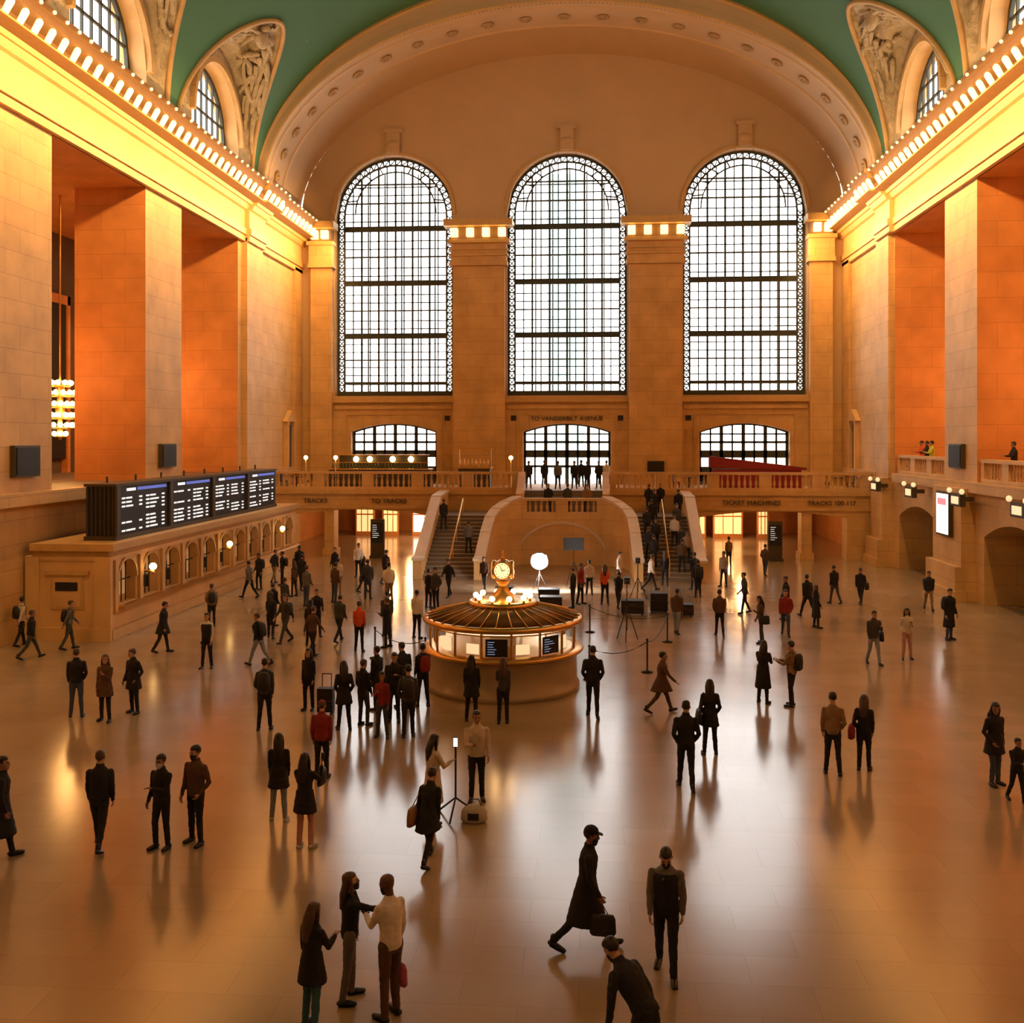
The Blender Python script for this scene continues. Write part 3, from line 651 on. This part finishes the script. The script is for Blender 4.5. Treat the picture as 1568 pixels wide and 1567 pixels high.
for a in (-.12,.12): mb.limb([(x+a,y+.1,.68),(x+a,y+.1,1.02)],[.012,.012],5,1)
mb.limb([(x-.12,y+.1,1.02),(x+.12,y+.1,1.02)],[.018,.018],5,1)
for a in (-.16,.16):
    for b in (-.1,.1): mb.ball((x+a,y+b,.04),.04,6,1)
mb.build('suitcase',[DARK,BRONZE])
def stanch(pts):
    mb=MB()
    for x,y in pts: mb.lathe([(.18,0),(.18,.03),(.03,.06),(.025,.95),(.05,.98),(.02,1.03)],(x,y,0),10,0)
    for (xa,ya),(xb,yb) in zip(pts[:-1],pts[1:]):
        mb.limb([(xa+(xb-xa)*t,ya+(yb-ya)*t,.93-.25*4*t*(1-t)) for t in [i/8 for i in range(9)]],[.014]*9,5,0)
    mb.build('rope_barrier',[DARK])
stanch([(1.6,30.2),(3.35,31.3),(4.3,36.0),(1.6,37.6)]); stanch([(-3.4,31.),(-5.3,32.6)])
# ---------------- people ----------------
COL=dict(K=(.010,.009,.010),D=(.018,.022,.035),G=(.15,.14,.13),g=(.05,.05,.05),B=(.10,.05,.025),W=(.8,.72,.62),R=(.28,.02,.02),O=(.75,.10,.03),J=(.05,.07,.12),j=(.25,.28,.33),P=(.55,.28,.26),T=(.03,.12,.16),C=(.62,.53,.42),N=(.28,.17,.08),Y=(.6,.65,.05),V=(.05,.06,.035))
def cloth(k): return M_('cloth_'+k+('_lower' if k.islower() else ''),COL[k],.85,bump=.5,bs=9,var=.2)
SK=[M_('skin_light',(.50,.28,.18),.5),M_('skin_medium',(.33,.17,.10),.5),M_('skin_dark',(.12,.06,.04),.5)]
HR=[M_('hair_black',(.012,.009,.008),.5),M_('hair_brown',(.07,.035,.018),.5),M_('hair_grey',(.25,.22,.2),.6)]
EYE=M_('eye',(.02,.015,.01),.2); SHOE=M_('shoe_black',(.012,.011,.011),.4); SHW=M_('shoe_white',(.5,.48,.45),.5); LIP=M_('lips',(.35,.12,.10),.5)
BAGN=M_('bag_tan',(.32,.15,.05),.5); BAGK=M_('bag_black',(.012,.012,.013),.6); PLB=M_('plastic_bag_pink',(.8,.2,.35),.4,bs=14,var=.4)
ARMS={'d':(2,5,14,.04),'f':(26,5,22,.05),'r':(-26,5,12,.0),'p':(18,6,108,.35),'k':(-14,14,52,.35),'u':(50,10,105,.1),'h':(30,4,72,.4),'x':(28,8,88,.8),'o':(30,25,20,0),'F':(78,5,10,.15)}
LEGS={'s':((3,4),(-3,5)),'w':((25,6),(-20,24)),'a':((14,4),(-12,16)),'l':((0,3),(9,14)),'z':((-2,3),(4,4))}
pend=[]
NPED=0
def human(name,x,y,rot,H=1.7,legs='s',arms='dd',top='K',bot='K',o='',z=0.,lean=None,head=None):
    global NPED
    NPED+=1
    rnd=random.Random(NPED*13+5)
    if z==0 and y>30 and name in ('man','woman'):
        x+=rnd.uniform(-.25,.25); y+=rnd.uniform(-.4,.4); rot+=rnd.choice((0,0,25,-30,70,-80,150))
        if rnd.random()<.45: legs=rnd.choice('wa'); arms=rnd.choice(('dd','rf','fr','kd'))
        if top=='K': top=rnd.choice('KKKKgDBGVNCRW') if rnd.random()<.65 else 'K'
        if rnd.random()<.4: bot=rnd.choice('JgjVNJ')
        if rnd.random()<.2: o+='b'
        elif rnd.random()<.15: o+='s'
        H*=rnd.uniform(.95,1.04)
    if lean is None: lean=rnd.uniform(-1,4)+(3 if legs in 'wa' else 0)
    if head is None: head=(rnd.uniform(-25,25),rnd.uniform(-2,14))
    if legs=='s': legs=rnd.choice('sszl')
    fem='f' in o; sc=H/1.75; near=(y<22)
    vox=.014 if near else (.02 if y<34 else .03)
    lr=math.radians(lean)
    def T(p):
        yy,zz=p[1],p[2]-.93; return Vector((p[0],yy*math.cos(lr)+zz*math.sin(lr),.93+zz*math.cos(lr)-yy*math.sin(lr)))
    hy,hp=math.radians(head[0]),math.radians(head[1])
    Rh=Matrix.Rotation(hy,3,'Z')@Matrix.Rotation(-hp,3,'X'); pv=Vector((0,0,1.52))
    def TH(p): return T(pv+Rh@(Vector(p)-pv))
    A=MB();B=MB();F=MB()
    bulk=(1.07 if ('c' in o or 'C' in o or 'J' in o) else 1.0)*rnd.uniform(.96,1.07)
    ws=(.90 if fem else 1.)*bulk
    prof=[(.86,.155,.115),(.93,.162,.125),(1.04,.138 if fem else .150,.115),(1.15,.145 if fem else .157,.12),(1.27,.172,.13),(1.345,.178,.12),(1.40,.150,.10),(1.445,.105,.08),(1.475,.072,.065),(1.50,.062,.058)]
    def tring(zc,w,d,yo=0,tt=T): 
        c=tt((0,yo,zc)); U=Vector((w,0,0)); V=(tt((0,yo+1,zc))-c)*d; return (c,U,V)
    A.rings([tring(zc,w*ws,d*bulk) for zc,w,d in prof],16)
    st=abs(LEGS[legs][0][0])/25.
    if 'C' in o or 'c' in o:
        zb=.42 if 'C' in o else .66
        n=6; rs=[]
        for i in range(n+1):
            t=i/n; zc=zb+(1.06-zb)*t; w=(.15+.065*(1-t))*bulk; d=(.118+(.05+.12*st)*(1-t))*bulk
            c=T((0,0,zc)) if zc>.9 else Vector((0,T((0,0,.93)).y,zc)); rs.append((c,Vector((w,0,0)),Vector((0,d,0))))
        A.rings(rs,16)
    feet=[];lo=9
    for s,(a,k) in zip((-1,1),LEGS[legs]):
        a=math.radians(a+rnd.uniform(-2,2)); k=math.radians(k); hx=.088*s
        sp_=.03 if legs in 'sz' else .012
        h=Vector((hx,0,.90)); kn=h+Vector((s*sp_*.7,math.sin(a)*.43,-math.cos(a)*.43)); an=kn+Vector((s*sp_,math.sin(a-k)*.41,-math.cos(a-k)*.41))
        B.limb([h+Vector((0,0,.02)),h+(kn-h)*.4,kn,kn+(an-kn)*.35,an+Vector((0,0,-.01))],[.092,.084,.063,.060,.050],10)
        tilt=max(0,(k-a)-.15)*.8 if (a-k)<-.2 else (-.25 if a>.3 else 0)
        heel=an+Vector((0,-.05,-.035)); toe=an+Vector((s*.03,.17*math.cos(tilt),-.045-.17*math.sin(tilt)))
        feet.append((heel,an,toe)); lo=min(lo,heel.z-.04,toe.z-.03)
    B.rings([(Vector((0,0,zc)),Vector((w,0,0)),Vector((0,d,0))) for zc,w,d in ((.80,.10,.08),(.86,.15,.105),(.93,.16,.115),(1.0,.14,.105))],14)
    shm=4 if 'n' in o else 3
    for he,an,to in feet:
        mid=he.lerp(to,.5)
        F.limb([he,mid+Vector((0,0,.012)),to],[.042,.045,.038],8,shm,fl=.8,lat=(1,0,0)); F.limb([an+Vector((0,0,.05)),an+Vector((0,-.01,-.03))],[.04,.042],8,shm)
        m2=Vector((0,0,-.036)); F.limb([he+m2,mid+m2,to+Vector((0,0,-.028))],[.044,.047,.038],8,shm,fl=.18,lat=(1,0,0))
    hands=[]
    sw=.168*ws-(.004 if fem else 0)
    for s,ak in zip((-1,1),arms):
        f,ab,e,inn=ARMS[ak]; f+=rnd.uniform(-5,5) if ak in 'dkp' else 0
        if ak=='d': ab+=rnd.uniform(-1,5); e+=rnd.uniform(-4,16)
        f,ab,e=map(math.radians,(f,ab,e))
        sh=Vector((s*sw,0,1.375)); d1=Vector((s*math.sin(ab),math.sin(f)*math.cos(ab),-math.cos(f)*math.cos(ab))).normalized()
        el=sh+d1*.28; d2=Vector((-s*inn,math.sin(f+e),-math.cos(f+e))).normalized(); wr=el+d2*.25
        r=1.1 if bulk>1.02 else 1.
        A.limb([T(q) for q in (sh,sh+d1*.12,el,el+d2*.1,wr)],[.058*r,.053*r,.044*r,.042*r,.033*r],10)
        W_=T(wr); D=(T(wr+d2)-W_).normalized(); fwd=Vector((0,1,0)) if abs(D.y)<.7 else Vector((s*-1,0,0)) 
        sp=(fwd-D*fwd.dot(D)).normalized(); nn=D.cross(sp).normalized()
        if nn.x*s>0: nn=-nn
        F.limb([W_-D*.02,W_+D*.03,W_+D*.085],[.024,.036,.036],8,0,fl=.42,lat=sp)
        for off,ln in ((-.027,.055),(-.009,.07),(.009,.075),(.027,.065)):
            b0_=W_+D*.085+sp*off; b1_=b0_+(D*.9+nn*.35).normalized()*ln*.5; b2_=b1_+(D*.55+nn*.75).normalized()*ln*.5
            F.limb([b0_,b1_,b2_],[.0095,.0088,.007],6,0)
        tb=W_+D*.03+sp*.03; F.limb([tb,tb+(sp*.7+D*.75+nn*.2).normalized()*.035,tb+(sp*.35+D*.9+nn*.35).normalized()*.06],[.013,.011,.008],6,0)
        hands.append(W_+D*.1)
    F.limb([T((0,-.008,1.43)),TH((0,-.004,1.56))],[.056,.052],10,0)
    hp_=[(1.512,.026,.028,.062),(1.525,.042,.048,.048),(1.555,.058,.075,.028),(1.60,.069,.091,.012),(1.645,.075,.098,.0),(1.69,.073,.095,-.005),(1.722,.056,.074,-.008),(1.742,.028,.04,-.01)]
    def hring(zc,w,d,yo): 
        c=TH((0,yo,zc)); return (c,TH((w,yo,zc))-c,TH((0,yo+d,zc))-c)
    F.rings([hring(*q) for q in hp_],14,0)
    F.limb([TH((0,.094,1.655)),TH((0,.108,1.625)),TH((0,.112,1.606))],[.007,.011,.013],6,0)
    for s in (-1,1):
        F.ball(TH((s*.031,.084,1.640)),.012,8,5); F.limb([TH((s*.045,.082,1.658)),TH((s*.018,.092,1.660))],[.005,.005],5,1)
        F.limb([TH((s*.075,-.005,1.60)),TH((s*.079,-.01,1.645))],[.012,.016],6,0,fl=.5,lat=(1,0,0))
    F.limb([TH((-.022,.090,1.572)),TH((0,.096,1.571)),TH((.022,.090,1.572))],[.004,.006,.004],6,6)
    if 'm' in o:
        rs=[hring(zc,w,d,yo) for zc,w,d,yo in ((1.508,.03,.03,.068),(1.53,.05,.052,.052),(1.57,.064,.072,.040),(1.605,.066,.072,.035),(1.622,.045,.05,.052))]
        F.rings(rs,14,7)
    if 'k' not in o:
        def el_(c,r): 
            rs=[]
            for i in range(8):
                a=pi*i/7; q=max(math.sin(a),.03); rs.append(hring(c[2]-math.cos(a)*r[2],r[0]*q,r[1]*q,c[1]))
            F.rings(rs,14,1)
        el_((0,-.022,1.665),(.083,.098,.098))
        el_((0,-.012,1.705),(.078,.100,.058))
        if 'l' in o:
            F.limb([TH((0,-.06,1.67)),TH((0,-.085,1.56)),T((0,-.115,1.44)),T((0,-.125,1.27))],[.08,.095,.095,.06],10,1,fl=.55,lat=(1,0,0))
            for s in (-1,1): F.limb([TH((s*.07,-.0,1.68)),TH((s*.082,.0,1.58)),T((s*.085,.01,1.45))],[.022,.03,.024],8,1)
        if 'u' in o: F.ball(TH((0,-.11,1.70)),.042,8,1)
    if 'h' in o:
        F.rings([hring(zc,w,d,-.01) for zc,w,d in ((1.675,.086,.106),(1.71,.083,.10),(1.745,.065,.08),(1.768,.03,.04))],14,8)
        F.limb([TH((0,.06,1.685)),TH((0,.15,1.675))],[.07,.05],10,8,fl=.12,lat=(1,0,0))
    if 'c' in o or 'C' in o or 'J' in o:
        A.rings([tring(1.43,.095,.08),tring(1.49,.076,.073,.0),tring(1.53,.072,.072,0)],12)
    if 'b' in o:
        F.rings([(T((0,-.20,zc)),Vector((w,0,0)),(T((0,1-.2,zc))-T((0,-.2,zc)))*d) for zc,w,d in ((.98,.10,.05),(1.02,.15,.09),(1.2,.16,.105),(1.36,.14,.09),(1.43,.09,.05))],12,9)
        for s in (-1,1): F.limb([T((s*.10,-.12,1.44)),T((s*.115,.03,1.455)),T((s*.12,.13,1.36)),T((s*.14,.10,1.12)),T((s*.13,-.1,1.05))],[.018]*5,6,9,fl=.4)
    if 's' in o or 't' in o:
        bm=10 if 't' in o else 9; sd=-1
        c=Vector((sd*.27,-.08,.9)); F.rings([(c+Vector((0,0,zc)),Vector((w,0,0)),Vector((0,d,0))) for zc,w,d in ((-.17,.05,.15),(-.15,.08,.2),(0,.085,.2),(.14,.06,.18),(.16,.02,.16))],12,bm)
        F.limb([c+Vector((0,.12,.12)),T((sd*.15,.02,1.44)),c+Vector((0,-.12,.12))],[.011]*3,6,bm)
    if 'g' in o or 'y' in o:
        bm=14 if 'y' in o else 9
        c=hands[1]+Vector((0,0,-.03)); F.limb([c+Vector((0,-.07,-.14)),c+Vector((0,0,.0)),c+Vector((0,.07,-.14))],[.008]*3,5,bm)
        F.rings([(c+Vector((0,0,zc)),Vector((w,0,0)),Vector((0,d,0))) for zc,w,d in ((-.42,.04,.16),(-.38,.05,.19),(-.2,.045,.18),(-.14,.03,.15))],10,bm)
    if 'e' in o:
        c=hands[1]+Vector((0,.02,.03)); F.add([c+Vector(p) for p in ((-.035,.0,-.05),(.035,.0,-.05),(.035,.02,.1),(-.035,.02,.1),(-.035,.012,-.05),(.035,.012,-.05),(.035,.032,.1),(-.035,.032,.1))],[(0,3,2,1),(4,5,6,7),(0,1,5,4),(1,2,6,5),(2,3,7,6),(3,0,4,7)],9)
    if 'v' in o:
        F.rings([tring(zc,w*1.08,d*1.12) for zc,w,d in prof[:7]],16,11)
    Mx=Matrix.Translation((x,y,z))@Matrix.Rotation(math.radians(rot),4,'Z')@Matrix.Scale(sc,4)@Matrix.Translation((0,0,-lo+.002))
    hm=HR[rnd.choice((0,0,1))] if 'w' not in o else HR[2]
    sk=SK[2 if 'q' in o else rnd.choice((0,0,1))]
    mats=[sk,hm,SHOE,SHOE,SHW,EYE,LIP,M_('face_mask',(.6,.6,.62),.8) if 'M' in o else M_('face_mask_black',(.015,.015,.018),.8),cloth('K') if 'r' not in o else cloth('R'),BAGK if 'z' not in o else cloth('R'),BAGN,cloth('K'),cloth(top),cloth(bot),PLB]
    tmp=[]
    for q,mi in ((A,12),(B,13)):
        me=bpy.data.meshes.new('t'); me.from_pydata(q.v,[],q.f); ob=bpy.data.objects.new('t',me); S.collection.objects.link(ob)
        m=ob.modifiers.new('r','REMESH'); m.mode='VOXEL'; m.voxel_size=vox
        sm=ob.modifiers.new('s','SMOOTH'); sm.factor=.5; sm.iterations=3
        tmp.append((ob,mi))
    pend.append((name,F,tmp,mats,Mx))
def finish_people():
    dg=bpy.context.evaluated_depsgraph_get(); dg.update()
    for name,F,tmp,mats,Mx in pend:
        for ob,mi in tmp:
            ev=ob.evaluated_get(dg); me=ev.to_mesh()
            vs=[]
            for v in me.vertices:
                c=v.co; w=noise.noise(Vector((c.x*9,c.y*9,c.z*14)))+.5*noise.noise(Vector((c.x*20,c.y*20,c.z*26))); vs.append(c+v.normal*.008*w)
            F.add(vs,[tuple(p.vertices) for p in me.polygons],mi,True); ev.to_mesh_clear()
        loc=Mx.translation.copy(); F.v=[tuple((Mx@Vector(v))-loc) for v in F.v]
        F.build(name,mats,loc=loc)
    for name,F,tmp,mats,Mx in pend:
        for ob,mi in tmp:
            me=ob.data; bpy.data.objects.remove(ob); bpy.data.meshes.remove(me)
L=[
('man_in_white_sweater',-.78,12.38,1.74,50,'l','hd','W','B','kmyq',dict(head=(20,12),lean=3)),
('woman_in_grey_trousers',-1.38,12.74,1.6,-75,'s','dF','K','G','flm',dict(head=(0,-12),lean=3)),
('woman_in_teal_trousers',-1.68,12.08,1.5,-30,'s','dh','K','T','flc',{}),
('man_in_black_coat',1.60,14.26,1.76,-90,'w','dd','K','K','ChmJg',dict(head=(0,8),lean=4)),
('man_in_vest',2.65,13.64,1.74,172,'a','dd','G','K','vm',dict(head=(5,28),lean=4)),
('man_bending_forward',2.25,11.15,1.72,50,'a','od','K','K','mJ',dict(lean=42,head=(0,5))),
('woman_with_tan_bag',-1.06,16.97,1.6,-15,'w','dd','K','K','fct',dict(lean=14,head=(0,10))),
('woman_in_dark_coat',-4.13,18.64,1.6,10,'s','dd','K','j','fcnl',{}),
('woman_holding_phone',-3.28,17.40,1.64,-10,'l','hu','K','P','fclnge',dict(head=(0,0),lean=0)),
('person_in_red_jacket',-3.95,21.0,1.6,0,'s','dd','R','K','Jhr',{}),
('woman_in_cream_coat',-1.25,18.72,1.62,-50,'s','dh','C','C','fCl',{}),
('man_in_beige_jacket',-.58,19.98,1.74,190,'l','dh','C','K','J',{}),
('man',-6.83,17.12,1.72,10,'w','dd','K','K','J',{}),
('man',-5.75,17.2,1.62,160,'l','xd','K','K','JmM',{}),
('man_in_brown_jacket',-5.25,17.47,1.7,160,'s','kd','B','K','Jm',{}),
('man',-8.25,16.52,1.74,-60,'a','dd','K','K','Cs',{}),
('man',-11.44,25.19,1.72,20,'s','dk','K','J','J',{}),
('woman',-10.51,24.84,1.66,180,'s','pd','B','K','flc',{}),
('woman',-10.12,25.61,1.66,160,'s','kd','K','K','fc',{}),
('man',-6.28,24.42,1.72,10,'s','kd','g','K','b',{}),
('traveller',-5.7,26.28,1.6,170,'s','dd','K','K','fl',{}),
('woman',-4.35,24.57,1.65,20,'s','kk','K','K','fcl',{}),
('man',-3.96,24.94,1.62,-30,'s','dd','K','g','J',{}),
('woman',-3.29,24.0,1.55,180,'s','dp','R','J','fl',{}),
('man',-2.67,24.04,1.7,10,'s','kd','g','K','b',{}),
('man',-3.26,25.35,1.72,180,'s','pd','K','K','J',{}),
('woman',-3.91,26.41,1.65,60,'s','dd','K','K','fc',{}),
('man',-3.3,26.7,1.7,30,'s','dd','D','K','J',{}),
('man',-2.8,26.9,1.65,30,'s','dd','K','K','bz',{}),
('woman',-1.33,25.5,1.65,0,'s','dd','K','K','flc',{}),
('woman',-.53,25.38,1.62,0,'l','hd','g','K','fl',{}),
('man',1.7,26.15,1.8,0,'a','kk','K','K','J',dict(head=(0,12))),
('man_in_white_shirt',-10.18,30.8,1.7,180,'s','dd','W','K','v',{}),
('man',-8.66,31.28,1.68,0,'s','kd','K','K','b',{}),
('man',-12.4,32.74,1.7,0,'s','kk','K','K','c',{}),
('man',-16.26,32.04,1.68,-80,'w','dd','K','K','J',{}),
('man',-15.7,33.2,1.6,-60,'s','kd','K','K','J',{}),
('man',-17.6,33.4,1.7,0,'s','kd','K','K','J',{}),
('man',-12.39,37.7,1.65,0,'s','kd','K','K','J',{}),
('man',-10.52,37.6,1.65,0,'s','dd','K','K','J',{}),
('woman',-9.56,35.9,1.6,40,'s','dd','K','K','fl',{}),
('man',-8.91,34.6,1.68,0,'s','kk','g','K','b',{}),
('man',-8.41,36.4,1.7,180,'s','kd','K','K','J',{}),
('woman',-7.86,34.2,1.62,-20,'s','dd','K','K','flc',{}),
('man',-7.1,32.9,1.68,0,'s','dd','B','K','J',{}),
('man',-6.95,35.1,1.7,10,'s','kd','K','K','J',{}),
('woman_in_orange_jacket',-6.06,33.65,1.66,0,'s','dd','O','K','fJ',{}),
('man',-5.41,36.2,1.7,-50,'s','kd','K','K','J',{}),
('man',-4.6,36.2,1.7,10,'s','dd','K','K','J',{}),
('man',-5.4,34.6,1.6,80,'s','xd','K','K','J',{}),
('woman',-10.53,40.4,1.6,0,'s','dd','g','K','f',{}),
('man',-10.3,42.6,1.7,0,'s','dd','K','K','J',{}),
('man',-9.49,43.2,1.68,180,'s','dd','K','K','J',{}),
('man',-9.53,45.5,1.7,0,'s','kd','K','K','J',{}),
('woman',-8.97,46.9,1.6,0,'s','dd','K','K','fl',{}),
('man',-8.16,44.5,1.7,0,'s','dd','g','K','J',{}),
('woman',-7.5,46.0,1.62,90,'s','dd','K','K','f',{}),
('man',-6.81,43.5,1.7,0,'s','kd','K','K','J',{}),
('man',-13.3,44.2,1.65,0,'a','dd','K','K','J',{}),
('man',-13.9,46.7,1.68,180,'s','dd','K','K','J',{}),
('man',-13.8,49.2,1.7,0,'s','dd','D','K','J',{}),
('woman',-13.0,48.0,1.6,30,'s','dd','K','K','f',{}),
('man',-13.2,50.8,1.7,0,'s','dd','K','K','J',{}),
('man',-11.03,49.9,1.7,0,'s','dd','K','K','J',{}),
('man',-12.0,46.9,1.7,20,'s','dd','K','K','J',{}),
('woman',-11.7,44.8,1.62,0,'s','dd','B','K','fl',{}),
('man',-8.5,49.2,1.7,0,'s','dd','K','K','J',{}),
('man',-10.3,51.4,1.7,180,'s','dd','K','K','J',{}),
('woman',-5.4,42.4,1.62,0,'s','dd','K','K','f',{}),
('man',-4.6,41.7,1.7,180,'s','kd','K','K','J',{}),
('man',-4.62,45.5,1.7,0,'s','kd','K','K','J',{}),
('man',.96,42.9,1.7,150,'s','kd','K','K','J',{}),
('man',1.36,44.3,1.7,90,'s','kd','K','K','J',{}),
('woman_in_orange_jacket',2.23,43.9,1.7,0,'s','dp','O','K','fl',{}),
('man',1.6,46.2,1.65,0,'s','kd','K','K','J',{}),
('man',3.0,43.3,1.6,-90,'s','xd','K','K','J',{}),
('woman_in_brown_coat',3.47,26.7,1.62,-80,'w','do','B','B','fc',{}),
('man',3.57,20.9,1.78,0,'a','kk','K','K','J',{}),
('woman',4.32,23.3,1.66,0,'s','kk','K','K','flcs',{}),
('woman',6.25,27.9,1.66,-30,'s','hh','K','K','flC',{}),
('man',6.95,27.6,1.72,60,'l','hh','N','K','bJ',{}),
('man',6.75,22.1,1.72,-10,'s','dk','N','K','',{}),
('woman',7.47,22.4,1.6,-20,'l','kd','K','K','flzs',{}),
('woman',9.9,21.7,1.68,200,'s','kk','K','J','flc',{}),
('child',9.95,20.7,1.25,190,'a','hh','K','K','J',{}),
('man',10.61,32.9,1.7,190,'a','pd','g','K','J',{}),
('woman_in_pink_trousers',11.77,33.8,1.64,175,'s','pk','C','P','fl',{}),
('man',14.2,37.,1.74,180,'s','dd','K','K','C',{}),
('man',15.6,44.,1.66,170,'s','xd','D','K','J',{}),
('man',12.1,44.7,1.7,0,'a','dd','K','K','J',{}),
('man',13.1,44.5,1.66,180,'a','dd','K','K','J',{}),
('man',4.9,37.6,1.7,10,'a','kd','K','K','J',{}),
('man',6.0,37.1,1.64,0,'a','kd','B','K','J',{}),
('man',7.8,42.5,1.7,180,'a','xd','K','K','J',{}),
('woman',7.45,36.2,1.62,20,'s','pd','B','K','fl',{}),
('man',8.5,37.3,1.7,200,'s','dd','K','K','J',{}),
('man',9.0,40.9,1.68,180,'s','dd','K','K','J',{}),
('man',10.1,41.3,1.7,0,'s','dd','K','K','J',{}),
('woman',10.1,39.1,1.68,0,'s','kd','K','K','flC',{}),
('man',6.66,48.7,1.68,0,'s','dd','D','K','b',{}),
('man',7.8,49.9,1.7,170,'s','dd','K','K','J',{}),
('man',10.57,53.8,1.7,0,'s','dd','K','K','J',{}),
('woman',9.29,57.6,1.64,0,'s','dd','N','K','f',{}),
('man',6.16,46.3,1.68,0,'s','dd','K','K','J',{}),
('man',-3.4,47.8,1.65,160,'s','dd','B','K','J',{}),
('man',4.6,48.2,1.7,0,'s','dd','K','K','J',{}),
('woman',5.4,49.6,1.62,0,'s','dd','K','K','fl',{}),
('man',3.2,49.0,1.7,180,'s','dd','K','K','J',{}),
]
for nm,x,y,H,rot,lg,ar,tp,bt,o,kw in L: human(nm,x,y,rot,H,lg,ar,tp,bt,o,**kw)
def stz(y): 
    i=min(NS-1,max(0,int((y-SY0)/((SY1-SY0)/NS)))); return LZ*(i+1)/NS
for x,y,rot,tp in ((-6.4,55.5,0,'K'),(-4.8,53.6,10,'G'),(4.8,52.3,0,'K'),(5.0,53.8,180,'K'),(6.3,53.2,0,'K'),(6.2,55.2,180,'g'),(4.9,55.8,0,'K'),(6.4,56.6,0,'K'),(6.2,52.0,0,'B'),(4.6,54.8,0,'D'),(6.0,54.2,180,'C'),(5.1,56.8,0,'K'),(6.5,52.7,180,'N'),(4.6,53.0,0,'K')):
    human('man',x,y,rot,1.68,'z','dd',tp,'K','J',z=stz(y))
for x,y,rot,tp in ((5.6,59.2,180,'K'),(-.8,58.4,180,'K'),(.3,58.5,0,'g'),(1.4,58.3,180,'N'),(4.9,58.4,0,'K')): human('man',x,y,rot,1.7,'z','kd',tp,'K','J',z=LZ)
for x,y,rot,tp in ((-2.2,63.,0,'K'),(-.4,62.6,0,'G'),(.6,63.2,180,'K'),(1.4,62.5,0,'K'),(2.1,63.2,180,'K'),(-1.3,64.5,0,'K'),(2.6,64.8,0,'W'),(1.0,65.5,0,'K')): human('man',x,y,rot,1.7,'z','dd',tp,'K','J',z=4.0)
for x,y,tp,oo in ((19.1,55.7,'O','Jh'),(19.1,54.1,'Y','Jh'),(19.1,54.9,'K','J'),(19.2,44.1,'K','J')): human('man',x,y,90,1.75,'z','hh',tp,'K',oo,z=5.2)
finish_people()
# ---------------- lights ----------------
def area(name,loc,rot,sx,sy,p,col):
    l=bpy.data.lights.new(name,'AREA'); l.shape='RECTANGLE'; l.size=sx; l.size_y=sy; l.energy=p; l.color=col
    o=bpy.data.objects.new(name,l); S.collection.objects.link(o); o.location=loc; o.rotation_euler=rot; return o
def point(name,loc,p,col,r=.4):
    l=bpy.data.lights.new(name,'POINT'); l.energy=p; l.color=col; l.shadow_soft_size=r
    o=bpy.data.objects.new(name,l); S.collection.objects.link(o); o.location=loc; return o
WARM=(1,.54,.18)
for sx in (-1,1):
    area('cornice_strip_light',(sx*15.0,29,20.0),(0,sx*math.radians(-64),0),.3,78,7200,WARM)
    area('cornice_cove_light',(sx*17.2,26,22.3),(0,sx*math.radians(-205),0),.3,72,1500,(1,.64,.32))
    for y in (53.2,41.2,29.2,17.2): point('corridor_fill_light',(sx*22.4,y,10.),600,(1,.36,.09),.5)  # added warm fill points in the side openings, apart from the modelled chandeliers
    for y in (65,71): point('passage_light',(sx*11,y,2.9),360,(1,.55,.22),.2)
point('chandelier_light',(-22.0,44.9,8.4),220,(1,.5,.15),.5)
point('booth_light',(BXc,BYc,2.9),110,(1,.58,.22),.3)
area('film_lamp',(-.75,47.35,1.42),(math.radians(70),0,0),.7,.6,1800,(1,.96,.9))
for c in cs:
    o=area('window_portal',(c,69.9,18),(math.radians(-90),0,0),8.1,16.5,1,(1,1,1)); o.data.cycles.is_portal=True
W=bpy.data.worlds.new('world'); S.world=W; W.use_nodes=True
bg=W.node_tree.nodes['Background']; bg.inputs[0].default_value=(1.,.97,.93,1); bg.inputs[1].default_value=6.5
cam=bpy.data.cameras.new('camera'); co=bpy.data.objects.new('camera',cam); S.collection.objects.link(co)
co.location=(1.67,0,7.1); co.rotation_euler=(math.radians(90),0,math.radians(4.45)); cam.lens=36; cam.sensor_width=36; cam.shift_y=-.0714; cam.clip_end=500
S.camera=co
